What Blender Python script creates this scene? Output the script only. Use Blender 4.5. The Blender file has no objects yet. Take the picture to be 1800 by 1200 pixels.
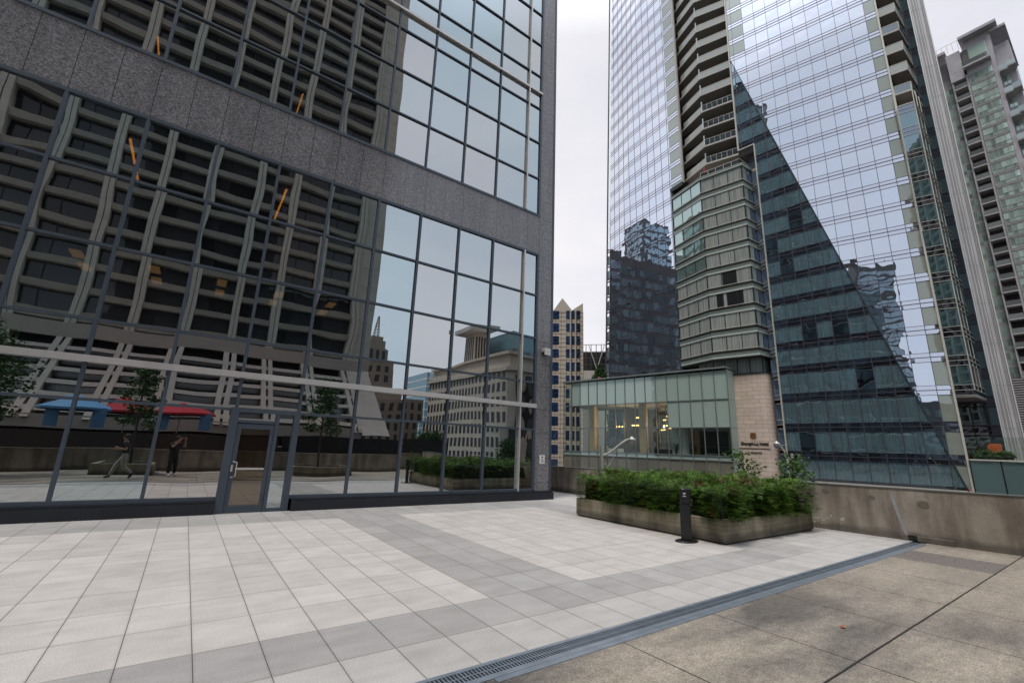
import bpy, math, random
from mathutils import Vector, Matrix
random.seed(7)
C = bpy.context.scene.collection
R = math.radians
H = 1.7
# ------------------------------------------------------------------ mesh helpers
class MB:
    def __init__(s): s.v=[]; s.f=[]; s.r=[]
    def poly(s, pts, rnd=0.5):
        i=len(s.v); s.v += [tuple(p) for p in pts]; s.f.append(tuple(range(i,i+len(pts)))); s.r.append(rnd)
    def mesh(s, vs, fs, rnd=0.5):
        i=len(s.v); s.v += [tuple(p) for p in vs]
        for f in fs: s.f.append(tuple(i+k for k in f)); s.r.append(rnd)
    def hexa(s, p, rnd=0.5):   # 8 points: bottom ring 0-3, top ring 4-7
        s.mesh(p, [(3,2,1,0),(4,5,6,7),(0,1,5,4),(1,2,6,5),(2,3,7,6),(3,0,4,7)], rnd)
    def box(s, x0,x1,y0,y1,z0,z1, rnd=0.5):
        s.hexa([(x0,y0,z0),(x1,y0,z0),(x1,y1,z0),(x0,y1,z0),(x0,y0,z1),(x1,y0,z1),(x1,y1,z1),(x0,y1,z1)], rnd)
    def prism(s, pts, z0, z1, rnd=0.5):
        n=len(pts); s.mesh([(p[0],p[1],z0) for p in pts]+[(p[0],p[1],z1) for p in pts],
            [tuple(range(n-1,-1,-1)), tuple(range(n,2*n))]+[(i,(i+1)%n,n+(i+1)%n,n+i) for i in range(n)], rnd)
    def bar(s, a, b, w, h, up=(0,0,1)):
        a=Vector(a); b=Vector(b); d=(b-a).normalized(); u=Vector(up)
        if abs(d.dot(u))>.99: u=Vector((1,0,0))
        x=d.cross(u).normalized(); y=x.cross(d).normalized()
        o=[(-w/2,-h/2),(w/2,-h/2),(w/2,h/2),(-w/2,h/2)]
        s.hexa([a+x*p+y*q for p,q in o]+[b+x*p+y*q for p,q in o])
    def tube(s, pts, rad, n=8):
        pts=[Vector(p) for p in pts]; rads = rad if isinstance(rad,(list,tuple)) else [rad]*len(pts)
        i0=len(s.v)
        for k,p in enumerate(pts):
            d=(pts[min(k+1,len(pts)-1)]-pts[max(k-1,0)]).normalized()
            u=Vector((0,0,1)) if abs(d.z)<.9 else Vector((1,0,0))
            x=d.cross(u).normalized(); y=x.cross(d)
            for j in range(n):
                a=2*math.pi*j/n; s.v.append(tuple(p+(x*math.cos(a)+y*math.sin(a))*rads[k]))
        for k in range(len(pts)-1):
            for j in range(n):
                s.f.append((i0+k*n+j,i0+k*n+(j+1)%n,i0+(k+1)*n+(j+1)%n,i0+(k+1)*n+j)); s.r.append(.5)
        s.f.append(tuple(i0+j for j in range(n))[::-1]); s.r.append(.5)
        s.f.append(tuple(i0+(len(pts)-1)*n+j for j in range(n))); s.r.append(.5)
    def lathe(s, c, prof, n=16, sx=1, sy=1):
        i0=len(s.v)
        for r,z in prof:
            for j in range(n):
                a=2*math.pi*j/n; s.v.append((c[0]+r*sx*math.cos(a),c[1]+r*sy*math.sin(a),c[2]+z))
        for k in range(len(prof)-1):
            for j in range(n):
                s.f.append((i0+k*n+j,i0+k*n+(j+1)%n,i0+(k+1)*n+(j+1)%n,i0+(k+1)*n+j)); s.r.append(.5)
    def build(s, name, mat, parent=None, smooth=False, bevel=0):
        me=bpy.data.meshes.new(name); me.from_pydata(s.v,[],s.f); me.update()
        at=me.attributes.new('rnd','FLOAT','FACE')
        at.data.foreach_set('value', s.r)
        me.materials.append(mat)
        if smooth:
            me.polygons.foreach_set('use_smooth',[True]*len(me.polygons))
        o=bpy.data.objects.new(name,me); C.objects.link(o)
        if parent is not None:
            o.parent=parent; o.matrix_parent_inverse=Matrix.Translation(-parent.location)
        if bevel:
            m=o.modifiers.new('bevel','BEVEL'); m.width=bevel; m.segments=2; m.limit_method='ANGLE'
        return o
def tag(o, label=None, cat=None, group=None, kind=None):
    if label: o['label']=label
    if cat: o['category']=cat
    if group: o['group']=group
    if kind: o['kind']=kind
    return o
def thing(name, label, cat, loc=(0,0,0), group=None, kind=None):
    o=bpy.data.objects.new(name,None); o.empty_display_size=.2; C.objects.link(o); o.location=loc
    return tag(o,label,cat,group,kind)
# ------------------------------------------------------------------ materials
def newmat(name):
    m=bpy.data.materials.new(name); m.use_nodes=True; nt=m.node_tree; nt.nodes.clear()
    out=nt.nodes.new('ShaderNodeOutputMaterial'); return m,nt,out
def N(nt,t,**k):
    n=nt.nodes.new(t)
    for a,b in k.items():
        if a in n.inputs: n.inputs[a].default_value=b
        else: setattr(n,a,b)
    return n
def lk(nt,a,b): nt.links.new(a,b)
def col(c): return (c[0],c[1],c[2],1)
def ramp(nt, fac, stops):
    r=nt.nodes.new('ShaderNodeValToRGB'); e=r.color_ramp.elements
    while len(e)<len(stops): e.new(.5)
    for i,(p,c) in enumerate(stops): e[i].position=p; e[i].color=col(c) if hasattr(c,'__len__') else (c,c,c,1)
    lk(nt,fac,r.inputs['Fac']); return r.outputs['Color']
def pos(nt): return nt.nodes.new('ShaderNodeNewGeometry').outputs['Position']
def noise(nt, vec, scale, detail=4, rough=.55):
    n=N(nt,'ShaderNodeTexNoise'); n.inputs['Scale'].default_value=scale; n.inputs['Detail'].default_value=detail; n.inputs['Roughness'].default_value=rough
    lk(nt,vec,n.inputs['Vector']); return n.outputs['Fac']
def mixc(nt, fac, a, b, mode='MIX'):
    m=nt.nodes.new('ShaderNodeMix'); m.data_type='RGBA'; m.blend_type=mode
    for inp,v in ((m.inputs[0],fac),(m.inputs[6],a),(m.inputs[7],b)):
        if isinstance(v,bpy.types.NodeSocket): lk(nt,v,inp)
        else: inp.default_value = v if not hasattr(v,'__len__') else col(v)
    return m.outputs[2]
def math_(nt, op, a, b=0.0, c=None):
    m=nt.nodes.new('ShaderNodeMath'); m.operation=op
    for inp,v in zip(m.inputs,(a,b,c)):
        if v is None: continue
        if isinstance(v,bpy.types.NodeSocket): lk(nt,v,inp)
        else: inp.default_value=v
    return m.outputs[0]
def simple(name, c, rough=.6, metal=0, var=.12, scale=3, bump=0, bscale=40, spec=.5, stretch=None):
    m,nt,out=newmat(name); p=N(nt,'ShaderNodeBsdfPrincipled'); p.inputs['Roughness'].default_value=rough; p.inputs['Metallic'].default_value=metal
    p.inputs['Specular IOR Level'].default_value=spec
    P=pos(nt)
    if stretch:
        mp=N(nt,'ShaderNodeMapping'); mp.inputs['Scale'].default_value=stretch; lk(nt,P,mp.inputs['Vector']); PP=mp.outputs['Vector']
    else: PP=P
    n=noise(nt,PP,scale,5)
    lk(nt,ramp(nt,n,[(.3,tuple(x*(1-var) for x in c)),(.7,tuple(min(1,x*(1+var)) for x in c))]),p.inputs['Base Color'])
    if bump:
        b=N(nt,'ShaderNodeBump'); b.inputs['Strength'].default_value=bump; b.inputs['Distance'].default_value=.01
        lk(nt,noise(nt,P,bscale,3),b.inputs['Height']); lk(nt,b.outputs['Normal'],p.inputs['Normal'])
    lk(nt,p.outputs[0],out.inputs[0]); return m
def emit(name,c,s):
    m,nt,out=newmat(name); e=N(nt,'ShaderNodeEmission'); e.inputs[0].default_value=col(c); e.inputs[1].default_value=s; lk(nt,e.outputs[0],out.inputs[0]); return m
def mirror_glass(name, refl=.5, tint=(.8,.87,.95), base=(.02,.025,.03), transp=0.0, tcol=(.4,.45,.45), bamp=.004, bscale=.8, fres=.25, basevar=0.0, curtains=False, tilt=.0, tint2=None):
    m,nt,out=newmat(name); P=pos(nt)
    at=N(nt,'ShaderNodeAttribute'); at.attribute_name='rnd'
    wn=N(nt,'ShaderNodeTexWhiteNoise'); wn.noise_dimensions='1D'; lk(nt,at.outputs['Fac'],wn.inputs['W'])
    off=N(nt,'ShaderNodeVectorMath'); off.operation='SCALE'; lk(nt,wn.outputs['Color'],off.inputs[0]); off.inputs['Scale'].default_value=60
    add=N(nt,'ShaderNodeVectorMath'); add.operation='ADD'; lk(nt,P,add.inputs[0]); lk(nt,off.outputs[0],add.inputs[1])
    n=noise(nt,add.outputs[0],bscale,1.0,.3)
    b=N(nt,'ShaderNodeBump'); b.inputs['Strength'].default_value=1; b.inputs['Distance'].default_value=bamp; lk(nt,n,b.inputs['Height'])
    g=N(nt,'ShaderNodeBsdfGlossy'); g.inputs['Roughness'].default_value=0.0; g.inputs['Color'].default_value=col(tint); lk(nt,b.outputs['Normal'],g.inputs['Normal'])
    if tint2: lk(nt,mixc(nt,wn.outputs['Value'],tint,tint2),g.inputs['Color'])
    d=N(nt,'ShaderNodeBsdfDiffuse')
    c=mixc(nt, math_(nt,'MULTIPLY',wn.outputs['Value'],basevar), base, tuple(min(1,x*3) for x in base)) if basevar else None
    if curtains:
        sx=N(nt,'ShaderNodeMapping'); sx.inputs['Scale'].default_value=(4.2,4.2,.12); lk(nt,add.outputs[0],sx.inputs['Vector'])
        f=noise(nt,sx.outputs['Vector'],1.6,3)
        c=mixc(nt,f,tuple(x*.35 for x in base),tuple(x*1.7 for x in base))
        dark=math_(nt,'GREATER_THAN',wn.outputs['Value'],.94)
        c=mixc(nt,dark,c,(.006,.006,.007))
    if c is not None: lk(nt,c,d.inputs['Color'])
    else: d.inputs['Color'].default_value=col(base)
    under=d.outputs[0]
    if transp:
        t=N(nt,'ShaderNodeBsdfTransparent'); t.inputs[0].default_value=col(tcol)
        mx=N(nt,'ShaderNodeMixShader'); mx.inputs[0].default_value=transp; lk(nt,d.outputs[0],mx.inputs[1]); lk(nt,t.outputs[0],mx.inputs[2]); under=mx.outputs[0]
    lw=N(nt,'ShaderNodeLayerWeight'); lw.inputs['Blend'].default_value=.3
    fac=math_(nt,'ADD',refl,math_(nt,'MULTIPLY',lw.outputs['Fresnel'],fres))
    mx=N(nt,'ShaderNodeMixShader'); lk(nt,math_(nt,'MINIMUM',fac,.98),mx.inputs[0]); lk(nt,under,mx.inputs[1]); lk(nt,g.outputs[0],mx.inputs[2])
    lk(nt,mx.outputs[0],out.inputs[0]); return m

M={}
M['tower_glass']=mirror_glass('tinted_lobby_glass',.54,(.75,.89,.94),(.008,.009,.01),.30,(.55,.55,.5),bamp=.0038,bscale=.5,fres=.25,tint2=(.93,.91,.90))
M['frame_blue']=simple('blue_grey_frame_metal',(.07,.088,.115),.45,.3,.08)
M['frame_dark']=simple('dark_base_metal',(.022,.025,.032),.4,.3,.15)
M['silver']=simple('brushed_silver_metal',(.62,.60,.58),.35,.5,.06)
M['black']=simple('black_powder_coat',(.012,.012,.013),.35,0,.2)
M['dark_room']=simple('dark_interior',(.012,.011,.010),.8,0,.3)
# speckled granite, polished
def granite():
    m,nt,out=newmat('speckled_granite'); P=pos(nt); p=N(nt,'ShaderNodeBsdfPrincipled')
    a=noise(nt,P,26,8,.85); b=noise(nt,P,.8,3)
    v=N(nt,'ShaderNodeTexVoronoi'); v.inputs['Scale'].default_value=38; lk(nt,P,v.inputs['Vector'])
    vb=N(nt,'ShaderNodeSeparateColor'); lk(nt,v.outputs['Color'],vb.inputs[0])
    c=ramp(nt,a,[(.34,(.09,.09,.096)),(.5,(.20,.197,.202)),(.66,(.37,.365,.37))])
    c=mixc(nt,.45,c,ramp(nt,vb.outputs[0],[(.1,(.07,.07,.08)),(.6,(.27,.26,.28)),(1,(.48,.47,.49))]))
    c=mixc(nt,.5,c,ramp(nt,b,[(.3,(.8,.8,.82)),(.7,(1.1,1.08,1.08))]),'MULTIPLY')
    sep=N(nt,'ShaderNodeSeparateXYZ'); lk(nt,P,sep.inputs[0])
    mp=N(nt,'ShaderNodeMapping'); mp.inputs['Scale'].default_value=(3,3,.25); lk(nt,P,mp.inputs['Vector'])
    st=noise(nt,mp.outputs['Vector'],1.2,4); c=mixc(nt,.6,c,ramp(nt,st,[(.35,(.72,.71,.72)),(.6,(1,1,1))]),'MULTIPLY')
    fx=math_(nt,'FRACT',math_(nt,'DIVIDE',math_(nt,'ADD',sep.outputs['X'],100*.73-.9),.73))
    vis=math_(nt,'MULTIPLY',math_(nt,'LESS_THAN',fx,.018),1.0)
    inpier=math_(nt,'GREATER_THAN',sep.outputs['X'],10.3)
    vis=math_(nt,'MULTIPLY',vis,math_(nt,'SUBTRACT',1.0,inpier))
    fz=math_(nt,'LESS_THAN',math_(nt,'FRACT',math_(nt,'DIVIDE',math_(nt,'ADD',sep.outputs['Z'],.3),.86)),.014)
    vis=math_(nt,'MAXIMUM',vis,math_(nt,'MULTIPLY',fz,inpier))
    c=mixc(nt,vis,c,(.03,.03,.03)); lk(nt,c,p.inputs['Base Color'])
    p.inputs['Roughness'].default_value=.12; p.inputs['Specular IOR Level'].default_value=.7
    lk(nt,p.outputs[0],out.inputs[0]); return m
M['granite']=granite()
# pavers
def pavers():
    m,nt,out=newmat('granite_look_pavers'); P=pos(nt); p=N(nt,'ShaderNodeBsdfPrincipled')
    sep=N(nt,'ShaderNodeSeparateXYZ'); lk(nt,P,sep.inputs[0]); X=sep.outputs['X']; Y=sep.outputs['Y']
    u=math_(nt,'DIVIDE',math_(nt,'SUBTRACT',X,.33),.48); v=math_(nt,'DIVIDE',math_(nt,'SUBTRACT',Y,4.8),.72)
    fu=math_(nt,'FLOOR',u); fv=math_(nt,'FLOOR',v)
    cb=N(nt,'ShaderNodeCombineXYZ'); lk(nt,fu,cb.inputs[0]); lk(nt,fv,cb.inputs[1])
    wn=N(nt,'ShaderNodeTexWhiteNoise'); wn.noise_dimensions='3D'; lk(nt,cb.outputs[0],wn.inputs[0])
    def rng(val,lo,hi): return math_(nt,'MULTIPLY',math_(nt,'GREATER_THAN',val,lo),math_(nt,'LESS_THAN',val,hi))
    inY=rng(Y,4.8,11.28); L1=math_(nt,'MULTIPLY',inY,math_(nt,'LESS_THAN',X,3.21)); L2=math_(nt,'MULTIPLY',inY,rng(X,4.65,8.97))
    light=math_(nt,'MAXIMUM',L1,L2)
    pale=math_(nt,'MAXIMUM',math_(nt,'LESS_THAN',Y,4.08),math_(nt,'GREATER_THAN',X,10.4))
    grey=mixc(nt,pale,mixc(nt,wn.outputs['Value'],(.37,.36,.345),(.44,.43,.41)),mixc(nt,wn.outputs['Value'],(.45,.435,.412),(.51,.49,.465)))
    pink=mixc(nt,wn.outputs['Value'],(.535,.505,.47),(.61,.578,.542))
    c=mixc(nt,light,grey,pink)
    c=mixc(nt,.75,c,ramp(nt,noise(nt,P,2.2,5,.6),[(.25,(.82,.81,.80)),(.5,(.97,.97,.97)),(.75,(1.07,1.07,1.07))]),'MULTIPLY')
    wv=N(nt,'ShaderNodeMapping'); wv.inputs['Scale'].default_value=(1.3,5,1); lk(nt,P,wv.inputs['Vector'])
    c=mixc(nt,.5,c,ramp(nt,noise(nt,wv.outputs['Vector'],1.1,4),[(.3,(.82,.82,.82)),(.65,(1.08,1.08,1.08))]),'MULTIPLY')
    c=mixc(nt,.85,c,ramp(nt,noise(nt,P,85,3,.85),[(.33,(.66,.65,.64)),(.67,(1.24,1.24,1.24))]),'MULTIPLY')
    ex=math_(nt,'PINGPONG',math_(nt,'ADD',math_(nt,'SUBTRACT',X,.33),48.0),.24); 
    ey=math_(nt,'PINGPONG',math_(nt,'ADD',math_(nt,'SUBTRACT',Y,4.8),72.0),.36)
    # edge dirt: darker towards joints
    ed=math_(nt,'MINIMUM',ex,ey); c=mixc(nt,math_(nt,'SUBTRACT',1.0,math_(nt,'MINIMUM',math_(nt,'MULTIPLY',ed,45.0),1.0)),c,mixc(nt,.5,c,(.72,.70,.68),'MULTIPLY'))
    j=math_(nt,'MAXIMUM',math_(nt,'LESS_THAN',ex,.0028),math_(nt,'LESS_THAN',ey,.0018))
    c=mixc(nt,j,c,(.045,.04,.038))
    lk(nt,c,p.inputs['Base Color']); p.inputs['Roughness'].default_value=.7; p.inputs['Specular IOR Level'].default_value=.3
    b=N(nt,'ShaderNodeBump'); b.inputs['Strength'].default_value=.35; b.inputs['Distance'].default_value=.003; lk(nt,noise(nt,P,160,3),b.inputs['Height']); lk(nt,b.outputs[0],p.inputs['Normal'])
    lk(nt,p.outputs[0],out.inputs[0]); return m
M['pavers']=pavers()
def old_concrete():
    m,nt,out=newmat('weathered_concrete_slab'); P=pos(nt); p=N(nt,'ShaderNodeBsdfPrincipled')
    sep=N(nt,'ShaderNodeSeparateXYZ'); lk(nt,P,sep.inputs[0]); X=sep.outputs['X']; Y=sep.outputs['Y']
    wv=N(nt,'ShaderNodeMapping'); wv.inputs['Scale'].default_value=(.7,2.2,1); lk(nt,P,wv.inputs['Vector'])
    c=ramp(nt,noise(nt,wv.outputs['Vector'],.55,7,.6),[(.38,(.115,.108,.10)),(.47,(.225,.205,.178)),(.56,(.33,.295,.243)),(.7,(.42,.375,.31))])
    far=math_(nt,'MULTIPLY',math_(nt,'SUBTRACT',X,5.0),.16); far=math_(nt,'MINIMUM',math_(nt,'MAXIMUM',far,0.0),.75)
    c=mixc(nt,far,c,mixc(nt,noise(nt,P,1.6,4),(.24,.21,.17),(.41,.36,.295)))
    c=mixc(nt,.9,c,ramp(nt,noise(nt,P,60,4,.85),[(.36,(.45,.43,.41)),(.5,(.95,.95,.95)),(.64,(1.6,1.57,1.5))]),'MULTIPLY')
    c=mixc(nt,.45,c,ramp(nt,noise(nt,P,11,8,.8),[(.38,(.42,.41,.40)),(.58,(1.15,1.15,1.15))]),'MULTIPLY')
    agg=math_(nt,'MULTIPLY',math_(nt,'MULTIPLY',math_(nt,'GREATER_THAN',X,9.6),math_(nt,'LESS_THAN',X,12.25)),math_(nt,'GREATER_THAN',math_(nt,'SUBTRACT',Y,1.8),math_(nt,'MULTIPLY',math_(nt,'SUBTRACT',12.25,X),.0)))
    agg=math_(nt,'MULTIPLY',agg,math_(nt,'GREATER_THAN',X,11.05))
    vo=N(nt,'ShaderNodeTexVoronoi'); vo.inputs['Scale'].default_value=55; lk(nt,P,vo.inputs['Vector'])
    c=mixc(nt,agg,c,ramp(nt,vo.outputs['Distance'],[(.1,(.32,.28,.24)),(.5,(.13,.115,.105))]))
    jx=math_(nt,'LESS_THAN',math_(nt,'PINGPONG',math_(nt,'ADD',math_(nt,'SUBTRACT',X,5.08),74.0),.74),math_(nt,'MULTIPLY',noise(nt,P,9,3),.014))
    jy=math_(nt,'LESS_THAN',math_(nt,'ABSOLUTE',math_(nt,'SUBTRACT',math_(nt,'ADD',Y,math_(nt,'MULTIPLY',noise(nt,P,3,3),.01)),1.805)),.011)
    jw=math_(nt,'LESS_THAN',math_(nt,'ABSOLUTE',math_(nt,'SUBTRACT',X,12.28)),.006)
    c=mixc(nt,math_(nt,'MAXIMUM',jx,math_(nt,'MAXIMUM',jy,jw)),c,(.03,.027,.024))
    lk(nt,c,p.inputs['Base Color']); p.inputs['Roughness'].default_value=.85; p.inputs['Specular IOR Level'].default_value=.2
    b=N(nt,'ShaderNodeBump'); b.inputs['Strength'].default_value=.6; b.inputs['Distance'].default_value=.006; lk(nt,noise(nt,P,70,5,.7),b.inputs['Height']); lk(nt,b.outputs[0],p.inputs['Normal'])
    lk(nt,p.outputs[0],out.inputs[0]); return m
M['oldconc']=old_concrete()
def wall_concrete(name, c1, c2, board=False):
    m,nt,out=newmat(name); P=pos(nt); p=N(nt,'ShaderNodeBsdfPrincipled')
    c=ramp(nt,noise(nt,P,1.4,7,.65),[(.3,c1),(.7,c2)])
    mp=N(nt,'ShaderNodeMapping'); mp.inputs['Scale'].default_value=(2.6,2.6,.35); lk(nt,P,mp.inputs['Vector'])
    c=mixc(nt,.7,c,ramp(nt,noise(nt,mp.outputs['Vector'],1.3,5),[(.38,(.52,.5,.47)),(.58,(1.08,1.08,1.08))]),'MULTIPLY')
    c=mixc(nt,.8,c,ramp(nt,noise(nt,P,60,3,.8),[(.3,(.72,.71,.7)),(.7,(1.22,1.22,1.2))]),'MULTIPLY')
    sep=N(nt,'ShaderNodeSeparateXYZ'); lk(nt,P,sep.inputs[0])
    base_dark=math_(nt,'MULTIPLY',math_(nt,'SUBTRACT',math_(nt,'ADD',.10,math_(nt,'MULTIPLY',noise(nt,P,2.5,4),.24)),sep.outputs['Z']),6.0)  # darker towards the ground, upper edge broken up by noise
    base_dark=math_(nt,'MINIMUM',math_(nt,'MAXIMUM',base_dark,0.0),.65)
    c=mixc(nt,base_dark,c,(.075,.07,.062))
    h=noise(nt,P,45,5,.7)
    if board:
        mb=N(nt,'ShaderNodeMapping'); mb.inputs['Scale'].default_value=(.35,.35,11); lk(nt,P,mb.inputs['Vector'])
        bn=noise(nt,mb.outputs['Vector'],1.0,3)
        c=mixc(nt,.7,c,ramp(nt,bn,[(.35,(.62,.61,.55)),(.6,(1.08,1.08,1.05))]),'MULTIPLY')
        bz=math_(nt,'LESS_THAN',math_(nt,'FRACT',math_(nt,'DIVIDE',sep.outputs['Z'],.085)),.07)
        c=mixc(nt,math_(nt,'MULTIPLY',bz,.45),c,(.08,.075,.06)); h=math_(nt,'ADD',h,bn)
    lk(nt,c,p.inputs['Base Color']); p.inputs['Roughness'].default_value=.88; p.inputs['Specular IOR Level'].default_value=.2
    b=N(nt,'ShaderNodeBump'); b.inputs['Strength'].default_value=.6; b.inputs['Distance'].default_value=.008; lk(nt,h,b.inputs['Height']); lk(nt,b.outputs[0],p.inputs['Normal'])
    lk(nt,p.outputs[0],out.inputs[0]); return m
M['wallconc']=wall_concrete('stained_parapet_concrete',(.24,.21,.175),(.41,.36,.305))
M['planterconc']=wall_concrete('board_marked_concrete',(.23,.205,.155),(.40,.36,.28),True)
M['steel']=simple('galvanised_steel',(.33,.38,.43),.4,.75,.15,6)
M['grate_void']=simple('drain_shadow',(.01,.01,.012),.8)
M['patch']=simple('mortar_patch',(.15,.135,.10),.9,0,.2,8)
M['caulk']=simple('grey_caulk_strip',(.33,.335,.34),.7,0,.12,8)
M['soil']=simple('dark_soil',(.03,.022,.016),.95)
M['bark']=simple('grey_brown_bark',(.09,.07,.05),.9,0,.3,8,.5,30)
def leafmat(name,c1,c2,brown=0):
    m,nt,out=newmat(name); P=pos(nt); p=N(nt,'ShaderNodeBsdfPrincipled')
    at=N(nt,'ShaderNodeAttribute'); at.attribute_name='rnd'
    c=mixc(nt,at.outputs['Fac'],c1,c2)
    c=mixc(nt,.7,c,ramp(nt,noise(nt,P,2.6,3),[(.38,(.45,.5,.45)),(.62,(1.35,1.35,1.15))]),'MULTIPLY')
    if brown:
        f=ramp(nt,noise(nt,P,1.9,2,.5),[(.60,0.0),(.66,1.0)])
        c=mixc(nt,math_(nt,'MULTIPLY',f,brown),c,(.13,.065,.025))
    lk(nt,c,p.inputs['Base Color']); p.inputs['Roughness'].default_value=.55; p.inputs['Specular IOR Level'].default_value=.3
    tr=N(nt,'ShaderNodeBsdfTranslucent'); lk(nt,c,tr.inputs[0]); mx=N(nt,'ShaderNodeMixShader'); mx.inputs[0].default_value=.2
    lk(nt,p.outputs[0],mx.inputs[1]); lk(nt,tr.outputs[0],mx.inputs[2]); lk(nt,mx.outputs[0],out.inputs[0]); return m
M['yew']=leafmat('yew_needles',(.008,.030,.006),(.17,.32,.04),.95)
M['leaf']=leafmat('maple_leaves',(.035,.085,.02),(.12,.22,.05))
M['leafdark']=leafmat('dark_tree_leaves',(.02,.055,.018),(.07,.14,.035))
M['conifer']=leafmat('conifer_needles',(.02,.06,.02),(.06,.13,.04))
# curtain wall of the big tower
M['sky_glass']=mirror_glass('mirror_curtain_wall_glass',.66,(.83,.87,.96),(.06,.09,.10),0,bamp=.015,bscale=.50,fres=.25,basevar=.0,curtains=True,tint2=(.87,.88,.95))
M['sky_glass_bow']=mirror_glass('warped_mirror_glass',.62,(.72,.84,.95),(.05,.085,.10),0,bamp=.035,bscale=.75,fres=.2,curtains=True)
M['spandrel_glass']=mirror_glass('spandrel_mirror_glass',.62,(.88,.89,.97),(.022,.022,.028),0,bamp=.010,bscale=.7,fres=.25)
M['screen_glass']=mirror_glass('olive_wind_screen_glass',.12,(.8,.85,.8),(.27,.29,.245),0,bamp=.004,bscale=.8,fres=.2)
M['mullion']=simple('dark_plum_mullion',(.075,.065,.085),.5,.2,.08)
M['trim']=simple('pale_champagne_trim',(.60,.57,.49),.45,.1,.08)
M['slab']=simple('pale_concrete_slab_edge',(.50,.475,.43),.8,0,.08,2)
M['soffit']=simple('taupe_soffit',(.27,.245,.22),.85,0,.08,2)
M['guard']=mirror_glass('frosted_balcony_guard',.12,(.8,.85,.85),(.40,.40,.355),0,bamp=.002,bscale=1,fres=.25)
M['clear_guard']=mirror_glass('clear_balcony_guard',.25,(.8,.87,.9),(.05,.055,.055),.3,bamp=.002,bscale=1,fres=.25)
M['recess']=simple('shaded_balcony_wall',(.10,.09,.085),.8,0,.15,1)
M['curtain']=mirror_glass('curtained_hotel_window',.10,(.8,.88,.85),(.27,.27,.225),0,bamp=.003,bscale=.9,fres=.3,curtains=False)
def curtainmat():
    m,nt,out=newmat('hotel_window_with_drawn_curtain'); P=pos(nt)
    mp=N(nt,'ShaderNodeMapping'); mp.inputs['Scale'].default_value=(3.2,3.2,.06); lk(nt,P,mp.inputs['Vector'])
    f=noise(nt,mp.outputs['Vector'],2.6,4,.7)
    d=N(nt,'ShaderNodeBsdfDiffuse'); lk(nt,ramp(nt,f,[(.3,(.17,.18,.16)),(.5,(.34,.355,.32)),(.7,(.50,.52,.475))]),d.inputs[0])
    g=N(nt,'ShaderNodeBsdfGlossy'); g.inputs['Roughness'].default_value=.0; g.inputs[0].default_value=(.75,.9,.85,1)
    lw=N(nt,'ShaderNodeLayerWeight'); lw.inputs['Blend'].default_value=.35
    mx=N(nt,'ShaderNodeMixShader'); lk(nt,math_(nt,'ADD',.08,math_(nt,'MULTIPLY',lw.outputs['Fresnel'],.5)),mx.inputs[0]); lk(nt,d.outputs[0],mx.inputs[1]); lk(nt,g.outputs[0],mx.inputs[2]); lk(nt,mx.outputs[0],out.inputs[0]); return m
M['curtain']=curtainmat()
M['bay_spandrel']=simple('pale_green_glass_spandrel',(.42,.49,.44),.3,0,.05,1)
M['bay_glass']=mirror_glass('green_tinted_bay_glass',.50,(.72,.88,.84),(.16,.22,.19),0,bamp=.008,bscale=.5,fres=.25,basevar=.4)
M['bay_side']=mirror_glass('pale_side_glass',.2,(.8,.9,.9),(.30,.36,.33),0,bamp=.004,bscale=.5,fres=.2,basevar=.2)
M['bay_blue']=mirror_glass('blue_side_glass',.35,(.7,.82,1.0),(.15,.20,.28),0,bamp=.006,bscale=.5,fres=.25)
M['mesh_guard']=simple('perforated_guard_panel',(.055,.055,.045),.6,.3,.3,25)
M['black_window']=simple('open_dark_window',(.006,.006,.006),.4)
M['teal_glass']=mirror_glass('teal_recess_glass',.28,(.65,.82,.9),(.05,.09,.095),0,bamp=.0025,bscale=.6,fres=.3,curtains=True)
M['fin']=simple('fluted_pale_metal_fin',(.50,.48,.475),.5,.1,.14,.8,stretch=(1,1,.25))
M['fin_groove']=simple('fin_groove',(.22,.21,.215),.6)
M['white_wall']=simple('white_plaster',(.80,.84,.80),.6,0,.04)
M['wood']=simple('warm_wood_column',(.62,.38,.15),.5,0,.15,3)
M['warm_lamp']=emit('warm_chandelier_light',(1,.55,.18),3.2)
M['orange_led']=emit('orange_led_strip',(1,.36,.05),2.6)
M['soft_lamp']=emit('dim_ceiling_lamp',(1,.55,.2),.5)
M['pale_panel']=mirror_glass('frosted_pale_green_panel',.10,(.8,.95,.9),(.44,.54,.47),0,bamp=.002,bscale=.8,fres=.2)
M['clear_glass']=mirror_glass('lightly_green_clear_glass',.05,(.8,.95,.9),(.1,.12,.1),.95,(.80,.88,.83),bamp=.002,bscale=.8,fres=.3)
M['milky_glass']=mirror_glass('milky_lower_glass',.12,(.75,.88,.82),(.22,.20,.15),.2,(.7,.75,.7),bamp=.002,bscale=.8,fres=.25,basevar=.2)
M['pod_frame']=simple('grey_green_steel_mullion',(.24,.265,.25),.5,.3,.08)
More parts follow.
